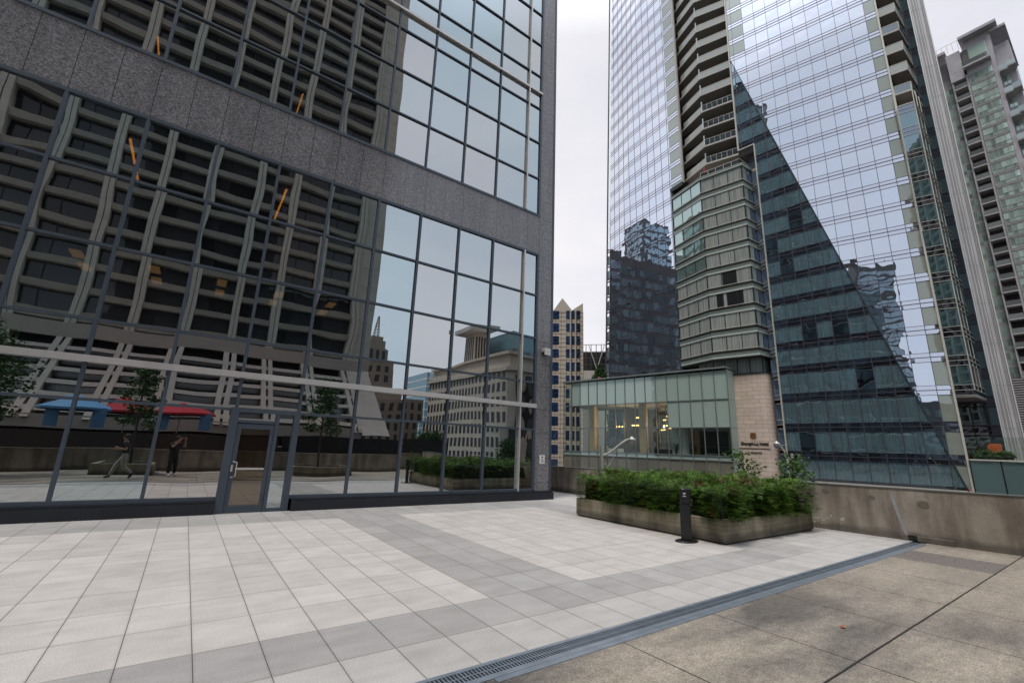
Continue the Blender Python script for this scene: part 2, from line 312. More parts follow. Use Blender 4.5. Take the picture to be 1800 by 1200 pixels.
def limestone():
    m,nt,out=newmat('pink_limestone_blocks'); P=pos(nt); p=N(nt,'ShaderNodeBsdfPrincipled')
    tc=N(nt,'ShaderNodeTexCoord')
    br=N(nt,'ShaderNodeTexBrick'); br.inputs['Scale'].default_value=1; br.inputs['Brick Width'].default_value=1.45; br.inputs['Row Height'].default_value=.55; br.inputs['Mortar Size'].default_value=.018
    br.inputs['Color1'].default_value=(.70,.55,.45,1); br.inputs['Color2'].default_value=(.80,.64,.53,1); br.inputs['Mortar'].default_value=(.36,.27,.21,1)
    mp=N(nt,'ShaderNodeMapping'); mp.inputs['Rotation'].default_value=(0,0,R(-103.8)); lk(nt,P,mp.inputs['Vector'])
    s=N(nt,'ShaderNodeSeparateXYZ'); lk(nt,mp.outputs[0],s.inputs[0]); cb=N(nt,'ShaderNodeCombineXYZ'); lk(nt,s.outputs['X'],cb.inputs[0]); lk(nt,s.outputs['Z'],cb.inputs[1]); lk(nt,cb.outputs[0],br.inputs['Vector'])
    c=mixc(nt,.6,br.outputs['Color'],ramp(nt,noise(nt,P,2.0,6,.7),[(.3,(.8,.8,.8)),(.7,(1.1,1.1,1.1))]),'MULTIPLY')
    lk(nt,c,p.inputs['Base Color']); p.inputs['Roughness'].default_value=.8; lk(nt,p.outputs[0],out.inputs[0]); return m
M['limestone']=limestone()
M['bronze']=simple('dark_bronze_lettering',(.05,.035,.025),.4,.3)
M['gold']=simple('gold_brown_emblem',(.36,.18,.06),.45,.3)
M['beige']=simple('beige_precast_panels',(.60,.51,.41),.8,0,.08,1.5)
M['beige_joint']=simple('beige_panel_joint',(.27,.22,.17),.9)
M['blue_win']=mirror_glass('deep_blue_window_glass',.18,(.5,.7,1),(.008,.018,.05),0,bamp=.003,bscale=.8,fres=.2,basevar=.5)
M['dark_mesh']=simple('dark_steel_framework',(.025,.025,.028),.6,.2,.3,6)
M['light_conc']=simple('pale_concrete',(.50,.49,.45),.8,0,.06,1)
M['condo_conc']=simple('grey_precast_condo_wall',(.42,.40,.41),.8,0,.12,.8)
M['condo_slab']=simple('condo_balcony_concrete',(.46,.445,.43),.8,0,.1,1)
M['condo_glass']=mirror_glass('pale_green_condo_glass',.22,(.8,.95,.9),(.20,.26,.225),0,bamp=.004,bscale=.8,fres=.3,basevar=.9)
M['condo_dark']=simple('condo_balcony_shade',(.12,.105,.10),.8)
M['condo_guard']=mirror_glass('condo_balcony_glass_guard',.25,(.8,.9,.9),(.14,.15,.15),0,bamp=.003,bscale=.8,fres=.3,basevar=.6)
M['hilton_conc']=simple('brutalist_ribbed_concrete',(.48,.46,.40),.85,0,.1,.8)
M['hilton_base']=simple('warm_concrete_band',(.37,.325,.285),.85,0,.08,.5)
M['hilton_win']=mirror_glass('hotel_dark_window',.03,(.8,.85,.9),(.016,.017,.019),0,bamp=.003,bscale=.8,fres=.06,basevar=1.6)
M['hilton_web']=simple('shadowed_concrete_groove',(.20,.19,.165),.85)
M['brown_dark']=simple('dark_brown_terrace_wall',(.05,.032,.024),.8)
M['stone_grey']=simple('pale_court_stone',(.55,.49,.41),.85,0,.1,.5)
M['stone_brown']=simple('brown_tower_stone',(.30,.245,.20),.85,0,.1,.5)
M['win_dark']=simple('small_dark_window',(.03,.032,.036),.4)
M['teal_tower']=mirror_glass('teal_office_glass',.3,(.7,.85,.95),(.06,.11,.13),0,bamp=.004,bscale=.8,fres=.2,basevar=.8)
M['office_dark']=mirror_glass('dark_office_glass',.12,(.6,.72,.8),(.055,.07,.078),0,bamp=.003,bscale=.8,fres=.15,basevar=1.0)
M['office_spandrel']=simple('dark_office_spandrel',(.045,.042,.045),.6,0,.2,.3)
M['asphalt']=simple('street_asphalt',(.05,.05,.052),.9,0,.2,1.5)
M['red']=simple('red_umbrella_cloth',(.32,.012,.025),.8,0,.1)
M['blue']=simple('blue_umbrella_cloth',(.10,.24,.42),.8,0,.1)
M['lamp_metal']=simple('cream_lamp_metal',(.55,.53,.46),.4,.3,.05)
M['globe']=simple('lamp_globe_glass',(.45,.45,.47),.15,.6,.1)
M['white']=simple('white_paint',(.75,.75,.73),.5,0,.04)
M['skin']=simple('skin',(.42,.24,.17),.6,0,.05)
M['hair']=simple('dark_hair',(.02,.015,.012),.7)
M['cloth_black']=simple('black_cloth',(.012,.010,.010),.9)
M['cloth_navy']=simple('dark_grey_shirt',(.03,.03,.036),.9)
M['khaki']=simple('khaki_trousers',(.36,.36,.31),.9)
M['pink']=simple('pink_paint',(.6,.12,.22),.8)
M['yellow']=simple('yellow_signal',(.6,.28,.02),.6)

# ------------------------------------------------------------------ ground, streets
def struct(name, mb, mat):
    o=mb.build(name,mat); o['kind']='structure'; return o
b=MB(); b.poly([(-900,-900,-5.5),(1500,-900,-5.5),(1500,1500,-5.5),(-900,1500,-5.5)]); struct('ground',b,M['asphalt'])
b=MB(); b.box(-30,13.62,-4.1,46,-5.45,-.06); struct('podium_deck',b,M['light_conc'])
b=MB(); b.poly([(-30,3.45,0),(13.9,3.45,0),(13.9,46,0),(-30,46,0)]); b.box(-30,13.62,3.45,3.4501,-.06,0); struct('paving',b,M['pavers'])
b=MB(); b.poly([(-30,-4.05,0),(13.9,-4.05,0),(13.9,3.20,0),(-30,3.20,0)]); struct('concrete_paving',b,M['oldconc'])
# trench drain
t=thing('drain','long steel trench drain with slotted grate between pale pavers and old concrete','drain',(0,3.33,0))
b=MB(); b.poly([(-30,3.2,-.045),(13.62,3.2,-.045),(13.62,3.45,-.045),(-30,3.45,-.045)]); b.build('channel',M['grate_void'],t)
b=MB(); b.box(-20,13.5,3.405,3.448,-.05,.006); b.box(-20,13.5,3.20,3.262,-.05,.006); b.box(-20,13.5,3.328,3.338,-.03,.003); b.box(2.2,13.3,3.135,3.198,0.001,.005); b.build('rim',M['steel'],t)
b=MB(); x=-12.0
while x<13.45:
    w=.012; b.box(x,x+w,3.262,3.405,-.02,.002); x+=.032
b.build('grate',M['steel'],t)
# ------------------------------------------------------------------ parapets
def wx(y): return 13.80-.035*y
t=thing('parapet_wall','long stained concrete parapet wall along the street side of the plaza','wall',(13.5,5,0))
b=MB(); z1a,z1b=1.13,1.0
ya,yb=-4.2,46
nseg=40
for i in range(nseg):
    y0=ya+(yb-ya)*i/nseg; y1=ya+(yb-ya)*(i+1)/nseg
    h0=1.13-.008*(y0); h1=1.13-.008*(y1)
    b.mesh([(wx(y0),y0,-.05),(wx(y1),y1,-.05),(wx(y1),y1,h1),(wx(y0),y0,h0),(wx(y0)+.3,y0,-.05),(wx(y1)+.3,y1,-.05),(wx(y1)+.3,y1,h1),(wx(y0)+.3,y0,h0)],
           [(0,1,2,3)[::-1],(3,2,6,7)[::-1],(4,5,6,7)]+([(0,3,7,4)] if i==0 else []))
b.build('wall_body',M['wallconc'],t)
b=MB()
b.mesh([(wx(ya)-.015,ya,1.13-.008*ya),(wx(yb)-.015,yb,1.13-.008*yb),(wx(yb)-.015,yb,1.155-.008*yb),(wx(ya)-.015,ya,1.155-.008*ya),
        (wx(ya)+.33,ya,1.13-.008*ya),(wx(yb)+.33,yb,1.13-.008*yb),(wx(yb)+.33,yb,1.155-.008*yb),(wx(ya)+.33,ya,1.155-.008*ya)],[(3,2,1,0),(3,7,6,2),(4,5,6,7),(0,1,5,4),(0,4,7,3)])
b.build('coping',simple('dark_coping_metal',(.11,.11,.10),.6,.1),t)
b=MB()
X=wx(3.55)-.006
pts=[(3.50,.06),(3.56,.06),(3.66,.5),(3.75,1.02),(3.81,1.08),(3.73,1.1),(3.68,.98),(3.6,.5)]
b.mesh([(X,y,z) for y,z in pts]+[(X+.02,y,z) for y,z in pts],[tuple(range(8)),tuple(range(15,7,-1))]+[(i,i+8,(i+1)%8+8,(i+1)%8) for i in range(8)])
b.build('joint_strip',M['caulk'],t)
for (y,z,r) in [(5.05,.93,.075),(4.10,.86,.065),(3.17,.80,.10),(6.25,.98,.07),(11.1,.80,.03),(12.6,.78,.04)]:
    b=MB(); n=14; X=wx(y)-.004
    ring=[(X,y+r*(1+.25*random.random())*math.cos(a*2*math.pi/n),z+r*.75*(1+.3*random.random())*math.sin(a*2*math.pi/n)) for a in range(n)]
    b.mesh(ring+[(p[0]+.02,p[1],p[2]) for p in ring],[tuple(range(n))]+[(i,(i+1)%n,n+(i+1)%n,n+i) for i in range(n)]); b.build('patch',M['patch'],t)
b=MB(); b.box(wx(3.2)-.05,wx(3.2)+.05,2.75,3.36,.0,.12); b.box(wx(3.2)-.035,wx(3.2)+.05,3.52,3.68,.0,.12); b.build('curb_foot',M['wallconc'],t,bevel=.01)
b=MB(); b.box(wx(3.4)-.02,wx(3.4)+.02,3.36,3.52,.0,.12); b.build('drain_opening',M['black'],t)
b=MB()
for k in range(26):
    y=5.2+random.gauss(0,.25); z=.2+random.gauss(0,.07); l=.03+.05*random.random(); a=random.random()*3
    b.box(wx(y)-.003,wx(y)+.003,y,y+l*abs(math.cos(a))+.008,z,z+l*.6*abs(math.sin(a))+.006)
b.build('chalky_stain',M['light_conc'],t)
t=thing('parapet_wall','concrete parapet wall at the back edge of the plaza','wall',(0,-4.2,0))
b=MB(); b.box(-30,13.8,-4.4,-4.1,-.05,1.02); b.build('wall_body',M['wallconc'],t); b=MB(); b.box(-30,13.8,-4.42,-4.08,1.02,1.045); b.build('coping',M['wallconc'],t)

# ------------------------------------------------------------------ planter with yew hedge
PX0,PX1,PY0,PY1,PZ=9.0,13.02,5.18,9.42,.46
t=thing('planter','low square board-marked concrete planter in front of the parapet','planter',(11,7.3,0))
b=MB(); 
for (x0,x1,y0,y1) in [(PX0,PX1,PY0,PY0+.16),(PX0,PX1,PY1-.16,PY1),(PX0,PX0+.16,PY0+.16,PY1-.16),(PX1-.16,PX1,PY0+.16,PY1-.16)]:
    b.box(x0,x1,y0,y1,.03,PZ)
b.build('concrete_box',M['planterconc'],t,bevel=.012)
b=MB(); b.box(PX0+.04,PX1-.04,PY0+.04,PY1-.04,.001,.03); b.build('shadow_gap_base',M['black'],t)
b=MB(); b.box(PX0+.16,PX1-.16,PY0+.16,PY1-.16,.03,.40); b.build('soil',M['soil'],t)
def spray(b, c, d, L, W, n=7, droop=.25):
    d=Vector(d).normalized(); up=Vector((0,0,1)); s=d.cross(up)
    if s.length<.1: s=Vector((1,0,0))
    s.normalize(); nrm=s.cross(d); r=random.random()
    c=Vector(c)
    for k in range(n):
        f=(k+.5)/n; p=c+d*L*f-up*droop*L*f*f
        ll=W*(1-.55*f)*(.8+.4*random.random())
        for sg in (-1,1):
            q=p+s*sg*ll+d*ll*.75-up*.15*ll+nrm*random.uniform(-.2,.2)*ll
            m=(p+q)/2; w=d*ll*.16
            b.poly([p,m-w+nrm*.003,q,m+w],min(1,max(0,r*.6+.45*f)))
def hedge(b,x0,x1,y0,y1,z0,z1,n,seed=1):
    rs=random.Random(seed)
    for _ in range(n):
        # points near the surface of the mass
        k=rs.random()
        if k<.40: x=rs.uniform(x0,x1); y=rs.uniform(y0,y1); z=z1; nx,ny,nz=rs.gauss(0,.5),rs.gauss(0,.5),.75
        elif k<.58: x=x0; y=rs.uniform(y0,y1); z=rs.uniform(z0,z1); nx,ny,nz=-1,rs.gauss(0,.5),.35
        elif k<.86: y=y0; x=rs.uniform(x0,x1); z=rs.uniform(z0,z1); nx,ny,nz=rs.gauss(0,.5),-1,.35
        elif k<.95: x=x1; y=rs.uniform(y0,y1); z=rs.uniform(z0,z1); nx,ny,nz=1,rs.gauss(0,.5),.35
        else: y=y1; x=rs.uniform(x0,x1); z=rs.uniform(z0,z1); nx,ny,nz=rs.gauss(0,.5),1,.35
        lump=.10*math.sin(x*3.1+1.7*math.sin(y*2.3))+.08*math.sin(y*4.3+x*1.9)+.05*math.sin(x*7.7+y*5.1)
        ins=rs.uniform(-.03,.26)
        v=Vector((nx,ny,nz)).normalized()
        side=(z<z1)
        c=Vector((x,y,z))+v*(lump-ins)
        if c.z>z1-.02+lump*.7: c.z=z1+lump*.7-.05*rs.random()
        L=rs.uniform(.11,.21); spray(b,c,v+Vector((rs.gauss(0,.35),rs.gauss(0,.35),rs.gauss(0,.22))),L,L*.44,5,.3)
h=thing('yew_hedge','dense dark green yew hedge filling the square planter in front of the parapet','hedge',(11,7.3,.4))
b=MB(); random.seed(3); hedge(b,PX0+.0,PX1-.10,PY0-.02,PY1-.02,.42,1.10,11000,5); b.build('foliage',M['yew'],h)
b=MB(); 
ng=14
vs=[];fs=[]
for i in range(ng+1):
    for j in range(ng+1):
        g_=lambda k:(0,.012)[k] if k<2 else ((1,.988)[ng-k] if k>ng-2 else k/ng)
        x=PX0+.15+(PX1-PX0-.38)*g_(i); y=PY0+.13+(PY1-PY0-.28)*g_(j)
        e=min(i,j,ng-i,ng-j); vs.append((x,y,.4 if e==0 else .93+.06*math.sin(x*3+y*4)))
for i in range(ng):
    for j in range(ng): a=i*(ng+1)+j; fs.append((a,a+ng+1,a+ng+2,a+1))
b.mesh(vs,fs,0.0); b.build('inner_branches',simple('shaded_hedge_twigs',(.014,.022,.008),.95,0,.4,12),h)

# bollard-like dispenser
t=thing('pedestal','slim black pedestal with a round base standing in front of the planter','pedestal',(8.62,5.80,0))
b=MB()
def ell(w,d,z,n=20): return [(8.62+w*math.cos(2*math.pi*k/n),5.80+d*math.sin(2*math.pi*k/n),z) for k in range(n)]
b.lathe((8.62,5.80,0),[(0,.02),(.27,.02),(.275,.012),(.275,0)][::-1],28,1,.72); b.build('base_plate',M['black'],t,True)
def rot(px,py,a=R(-56)): # local to world about the pedestal, faces the camera
    return (8.62+px*math.cos(a)-py*math.sin(a),5.80+px*math.sin(a)+py*math.cos(a))
b=MB()
def rbox(b,x0,x1,y0,y1,z0,z1):
    q=[rot(x0,y0),rot(x1,y0),rot(x1,y1),rot(x0,y1)]; b.prism(q,z0,z1)
rbox(b,-.105,.105,-.05,.06,.02,.74); b.build('column',M['black'],t,bevel=.012)
b=MB(); q0=[rot(-.105,-.05),rot(.105,-.05),rot(.105,.06),rot(-.105,.06)]; 
rbox(b,-.095,.115,-.075,.05,.74,1.03); rbox(b,-.06,.15,-.03,.05,.985,1.03); b.build('head',M['black'],t,bevel=.014)
b=MB()
def face(b,pts): b.poly([(*rot(x,-.078),z) for x,z in pts])
face(b,[(-.030,.945),(-.016,.945),(.006,.905),(-.006,.905)]); face(b,[(.006,.905),(.014,.918),(.034,.945),(.020,.945)]); face(b,[(-.004,.925),(.006,.925),(.022,.95),(.012,.95)])
for k,x in enumerate([-.03,-.014,.002,.018]): face(b,[(x,.868),(x+.011,.868),(x+.011,.884),(x,.884)])
face(b,[(-.045,1.012),(.0,1.012),(.0,1.02),(-.045,1.02)])
b.build('logo_mark',M['white'],t)
b=MB(); rbox(b,.117,.124,-.02,-.008,.70,.712); b.build('lock',M['silver'],t)

# small litter
LX,LY=5.912,2.175
b=MB(); b.poly([(LX+x_*.7,LY+y_*.7,z_) for x_,y_,z_ in ((-.04,0,.012),(0,-.03,.02),(.04,0,.010),(.03,.04,.025),(-.02,.05,.012))]); tag(b.build('fallen_leaf',simple('orange_brown_leaf',(.28,.09,.03),.8)),'small orange brown fallen leaf on the old concrete paving','leaf')

# ------------------------------------------------------------------ LEFT OFFICE BUILDING
FY=12.92
lb=thing('office_tower','dark glass office tower with grey speckled granite bands on the left','office building',(0,FY+.2,0))
mull=[9.55,8.11,6.67,5.21,3.77,2.32,.9]
x=.9
while x>-17: x-=1.455; mull.append(x)
rows=[.33,2.41,4.13,5.84,7.55,9.27]
rows2=[10.99,12.68,14.39,16.1,17.78,19.48,21.18,22.9,24.6,26.3]
xs=sorted(mull+[10.28])
panes=[]
for rr in (rows,rows2):
    for i in range(len(xs)-1):
        for j in range(len(rr)-1):
            if rr is rows and j==0 and .8<xs[i]<2.2: continue
            panes.append((xs[i],xs[i+1],rr[j],rr[j+1]))
def projz(x,y,z):   # rough size in picture: distance squared
    return 1/((x*x+y*y+(z-H)**2))
def pane_poly(x0,x1,z0,z1,rs):
    # slightly bowed pane with random tilt, 6x6 grid
    n=5; ta=rs.gauss(0,.0013); tb=rs.gauss(0,.0013); bow=rs.gauss(.0006,.0016); vs=[];fs=[]
    for i in range(n+1):
        for j in range(n+1):
            u=i/n*2-1; v=j/n*2-1
            y=FY+.03+ta*u*.7+tb*v*.85+bow*((1-u*u)*(1-v*v))
            vs.append((x0+(x1-x0)*i/n,y,z0+(z1-z0)*j/n))
    for i in range(n):
        for j in range(n): a=i*(n+1)+j; fs.append((a,a+n+1,a+n+2,a+1))
    return vs,fs
def in_view(x,z): return x>-7.5+ (z-.3)*-.02
panes.sort(key=lambda p:-projz((p[0]+p[1])/2 if p[0]>-6 else 99,FY,(p[2]+p[3])/2))
rs=random.Random(11); rest=MB()
for k,(x0,x1,z0,z1) in enumerate(panes):
    vs,fs=pane_poly(x0,x1,z0,z1,rs); rnd=rs.random()
    if k<100:
        b=MB(); b.mesh(vs,fs,rnd); b.build('window_pane',M['tower_glass'],lb,True)
    else: rest.mesh(vs,fs,rnd)
o=rest.build('window_glazing',M['tower_glass'],lb,True); o['kind']='stuff'
b=MB()
for x in mull:
    if abs(x-9.55)<.01: continue
    w=.034
    if not (x<1 and x>.8 or 2.3<x<2.4): b.box(x-w,x+w,FY-.035,FY+.05,.33,9.27)
    else: b.box(x-w,x+w,FY-.035,FY+.05,2.45,9.27)
    b.box(x-.03,x+.03,FY-.03,FY+.05,10.99,26.3)
b.box(10.20,10.285,FY-.03,FY+.05,.33,9.27); b.box(10.20,10.285,FY-.03,FY+.05,10.99,26.3)
b.build('mullion_grid',M['frame_blue'],lb)
b=MB()
for z in rows[1:-1]: b.box(-17,10.2,FY-.028,FY+.045,z-.03,z+.03)
for z in rows2[1:-1]: b.box(-17,10.2,FY-.026,FY+.045,z-.025,z+.025)
for z in (9.27,10.99): b.box(-17,10.28,FY-.037,FY+.05,z-.045,z+.045)
b.box(-17,.86,FY-.034,FY+.05,.29,.37); b.box(2.36,10.2,FY-.034,FY+.05,.29,.37)
b.build('transom_bars',M['frame_blue'],lb)
b=MB(); b.box(-17,10.27,FY-.10,FY+.02,3.19,3.335); b.build('silver_band',M['silver'],lb)
b=MB(); b.box(-17,10.27,FY-.08,FY+.02,16.83,16.92); b.build('silver_band',M['silver'],lb)
b=MB(); b.box(9.525,9.575,FY-.085,FY+.03,.2,9.25); b.build('silver_strip',M['silver'],lb)
b=MB(); b.box(9.525,9.575,FY-.085,FY+.03,11.02,26.3); b.build('silver_strip',M['silver'],lb)
b=MB(); b.box(-17,10.283,FY-.012,FY+.3,9.315,10.945); b.build('granite_band',M['granite'],lb)
b=MB(); b.box(-17,11.02,FY-.012,FY+.3,26.35,28.1); b.build('granite_band',M['granite'],lb)
b=MB(); b.box(10.285,11.02,FY-.02,FY+.4,.26,26.35); b.build('granite_pier',M['granite'],lb)
b=MB(); b.box(10.95,11.05,FY-.035,FY+.45,.26,26.3); b.build('corner_trim',M['frame_blue'],lb)
b=MB()
for (x0,x1) in ((-17,.80),(2.42,11.08)):
    b.box(x0,x1,FY-.16,FY+.3,.0,.235); b.box(x0,x1,FY-.10,FY+.3,.235,.29)
b.build('base_plinth',M['frame_dark'],lb)
# door
fr=MB()
fr.box(.80,.97,FY-.08,FY+.1,0,2.38); fr.box(2.22,2.36,FY-.08,FY+.1,0,2.38); fr.box(.80,2.36,FY-.078,FY+.1,2.36,2.46)
fr.box(1.80,1.88,FY-.07,FY+.1,0,2.36); fr.box(.97,1.80,FY-.06,FY+.1,2.10,2.17); fr.box(1.88,2.22,FY-.06,FY+.1,0,.07)
fr.build('door_frame',M['frame_blue'],lb)
dr=MB(); dr.box(.975,1.075,FY-.05,FY+.0,.01,2.08); dr.box(1.71,1.795,FY-.05,FY,.01,2.08); dr.box(1.075,1.71,FY-.048,FY,1.96,2.08); dr.box(1.075,1.71,FY-.048,FY,.01,.16)
door=dr.build('door',M['frame_blue'],lb)
def sub(b,name,mat,par,top,**k):
    o=b.build(name,mat,None,**k); o.parent=par; return o
dg=mirror_glass('door_glass',.24,(.78,.68,.58),(.018,.013,.010),.2,(.5,.45,.4),bamp=.004,bscale=.6,fres=.12)
b=MB(); b.poly([(1.07,FY-.02,.15),(1.72,FY-.02,.15),(1.72,FY-.02,1.97),(1.07,FY-.02,1.97)],.3); sub(b,'door_glass',dg,door,lb)
b=MB(); b.box(1.06,1.73,FY-.004+.06,FY+.10,.985,1.035); sub(b,'push_bar',M['white'],door,lb)
b=MB(); b.box(1.09,1.70,FY-.032,FY-.022,.985,1.035); sub(b,'push_bar',M['silver'],door,lb)
b=MB(); b.tube([(1.02,FY-.05,.82),(1.02,FY-.13,.82),(1.10,FY-.13,.84),(1.10,FY-.13,1.16),(1.02,FY-.13,1.18),(1.02,FY-.05,1.18)],.012,8); b.box(.99,1.03,FY-.075,FY-.05,.95,1.10); sub(b,'door_handle',M['silver'],door,lb)
b=MB()
for z in (.35,1.05,1.85): b.tube([(1.765,FY-.06,z-.05),(1.765,FY-.06,z+.05)],.011,8)
sub(b,'hinge',M['frame_blue'],door,lb)
b=MB(); b.poly([(.97,FY+.02,2.17),(1.80,FY+.02,2.17),(1.80,FY+.02,2.36),(.97,FY+.02,2.36)],.4); b.build('window_pane',M['tower_glass'],lb)
b=MB(); b.poly([(1.88,FY+.02,.07),(2.22,FY+.02,.07),(2.22,FY+.02,2.36),(1.88,FY+.02,2.36)],.7); b.build('window_pane',M['tower_glass'],lb)
# wall lamp and plate
wl=thing('wall_light','small metal wall light high on the granite corner pier','wall light',(10.6,FY-.05,5.2))
b=MB(); b.box(10.50,10.80,FY-.22,FY-.02,5.33,5.47); b.box(10.50,10.80,FY-.22,FY-.19,5.20,5.33); b.build('housing',M['silver'],wl,bevel=.01)
b=MB(); b.box(10.53,10.77,FY-.18,FY-.03,5.22,5.328); b.build('lens',M['frame_dark'],wl)
pl=thing('sign_plate','small white notice plate on the granite corner pier','sign',(10.6,FY-.03,1.4))
b=MB(); b.box(10.50,10.74,FY-.035,FY-.021,1.22,1.53); b.build('plate',M['white'],pl)
b=MB(); b.lathe((0,0,0),[(0,0)],3)
b=MB()
n=10
b.poly([(10.62+.035*math.cos(2*math.pi*k/n),FY-.038,1.45+.035*math.sin(2*math.pi*k/n)) for k in range(n)][::-1])
for k in range(4): b.poly([(10.55,FY-.038,1.37-.035*k),(10.69,FY-.038,1.37-.035*k),(10.69,FY-.038,1.38-.035*k),(10.55,FY-.038,1.38-.035*k)])
b.build('printed_mark',M['frame_dark'],pl)
# tower mass, upper floors and side facade (seen mostly in reflections)
b=MB(); b.box(-17,10.95,FY+9,FY+9.2,0,28); b.box(-17.2,-17,FY+.06,FY+9,0,28); b.box(-17,10.95,FY+.35,FY+9,9.3,10.9); b.box(-17,10.95,FY+.35,FY+9,26.4,28); b.box(-17,10.95,FY+.35,FY+9,-.02,.004)
b.box(10.6,10.95,FY+.41,FY+9,.004,28)
b.build('interior_walls',M['dark_room'],lb)
b=MB(); b.box(-16.9,10.9,FY+9.3,55,0,28); b.box(-17,10.99,FY+.2,55,28.1,104); b.build('core',M['office_spandrel'],lb)
b=MB(); z=.3; k=0
rs=random.Random(5)
while z<103:
    y=FY+.5
    while y<54.5:
        if not(9.3<z<10.9) : b.poly([(11.03,y+.05,z+.75),(11.03,y+1.4,z+.75),(11.03,y+1.4,z+3.3),(11.03,y+.05,z+3.3)],rs.random())
        y+=1.455
    z+=3.43
b.build('side_glazing',M['office_dark'],lb)
b=MB(); z=.3
while z<103: b.box(10.96,11.10,FY+.46,54.5,z-.05,z+.12); z+=3.43
b.build('side_spandrel_rails',M['light_conc'],lb)
# interior ceiling lights of the office lobby
import itertools
def lamp(name,a,c,w,mat,label):
    b=MB(); b.bar(a,c,w,.03); o=b.build(name,mat); tag(o,label,'ceiling light',group='orange ceiling light strips inside the glass tower'); return o
for i,(x,y0,y1,z) in enumerate([(-2.45,14.1,15.45,9.2),(-2.45,15.8,16.4,9.2),(1.27,14.1,16.4,9.2),(1.8,20.0,21.5,17.3),(-3.56,20.4,21.5,17.3)]):
    lamp('ceiling_light',(x,y0,z),(x,y1,z),.05,M['orange_led'],'thin orange light strip glowing behind the dark glass of the left tower')
for i,x in enumerate([-2.9,-1.45,0.0,1.4,2.85]):
    for y in (13.7,14.7):
        b=MB(); b.box(x,x+.22,y,y+.55,5.80,5.83); o=b.build('ceiling_light',M['soft_lamp']); tag(o,'dim amber ceiling panel behind the dark glass of the left tower','ceiling light',group='dim amber ceiling panels inside the glass tower')

# ------------------------------------------------------------------ BIG GLASS TOWER
aN=R(7); pA=66.5*math.cos(R(16.19-7)); A0=(pA*math.cos(aN),pA*math.sin(aN)); uA=(-math.sin(aN),math.cos(aN)); nA=(-math.cos(aN),-math.sin(aN))
bN=R(17.5); uB=(-math.sin(bN),math.cos(bN)); nB=(-math.cos(bN),-math.sin(bN))
sf=lambda z:3.6+.275*(z-.3)
def FA(s,z,o=0): return (A0[0]+s*uA[0]+o*nA[0],A0[1]+s*uA[1]+o*nA[1],z)
def FB(s,z,o=0):
    f=sf(z); return (A0[0]+f*uA[0]+(s-f)*uB[0]+o*nB[0],A0[1]+f*uA[1]+(s-f)*uB[1]+o*nB[1],z)
lN=R(-7.1); pL=54.75*1.03; uL=(-math.sin(lN),math.cos(lN)); nL=(-math.cos(lN),-math.sin(lN)); L0=(pL*math.cos(lN),pL*math.sin(lN))
def FL(s,z,o=0): return (L0[0]+s*uL[0]+o*nL[0],L0[1]+s*uL[1]+o*nL[1],z)
mN=R(-14.5); uM=(-math.sin(mN),math.cos(mN)); nM=(-math.cos(mN),-math.sin(mN))
slf=lambda z:1.03*(61.04-.126*((z-1.7)/1.03+1.7-26))
def FM(s,z,o=0):
    f=slf(z); p=FL(f,z); return (p[0]+(s-f)*uM[0]+o*nM[0],p[1]+(s-f)*uM[1]+o*nM[1],z)
def clip(poly,hp):  # keep a*x+b*y<=c
    a,b_,c=hp; out=[]
    for i in range(len(poly)):
        p=poly[i]; q=poly[(i+1)%len(poly)]; dp=a*p[0]+b_*p[1]-c; dq=a*q[0]+b_*q[1]-c
        if dp<=0: out.append(p)
        if (dp<0<dq) or (dq<0<dp): t=dp/(dp-dq); out.append((p[0]+(q[0]-p[0])*t,p[1]+(q[1]-p[1])*t))
    return out
def clipto(poly,region):
    cx=sum(p[0] for p in region)/len(region); cy=sum(p[1] for p in region)/len(region)
    for i in range(len(region)):
        p=region[i]; q=region[(i+1)%len(region)]; a,b_=q[1]-p[1],-(q[0]-p[0]); c=a*p[0]+b_*p[1]
        if a*cx+b_*cy>c: a,b_,c=-a,-b_,-c
        poly=clip(poly,(a,b_,c))
        if len(poly)<3: return []
    return poly
tower=thing('glass_tower','tall mirrored glass hotel tower with a folded curtain wall and notched balconies','skyscraper',(64,25,-5.5))
ALLP=[]
def slabify(b,F,poly,o0,o1):
    n=len(poly); b.mesh([F(s,z,o1) for s,z in poly]+[F(s,z,o0) for s,z in poly],[tuple(range(n))]+[(i,n+i,n+(i+1)%n,(i+1)%n) for i in range(n)])
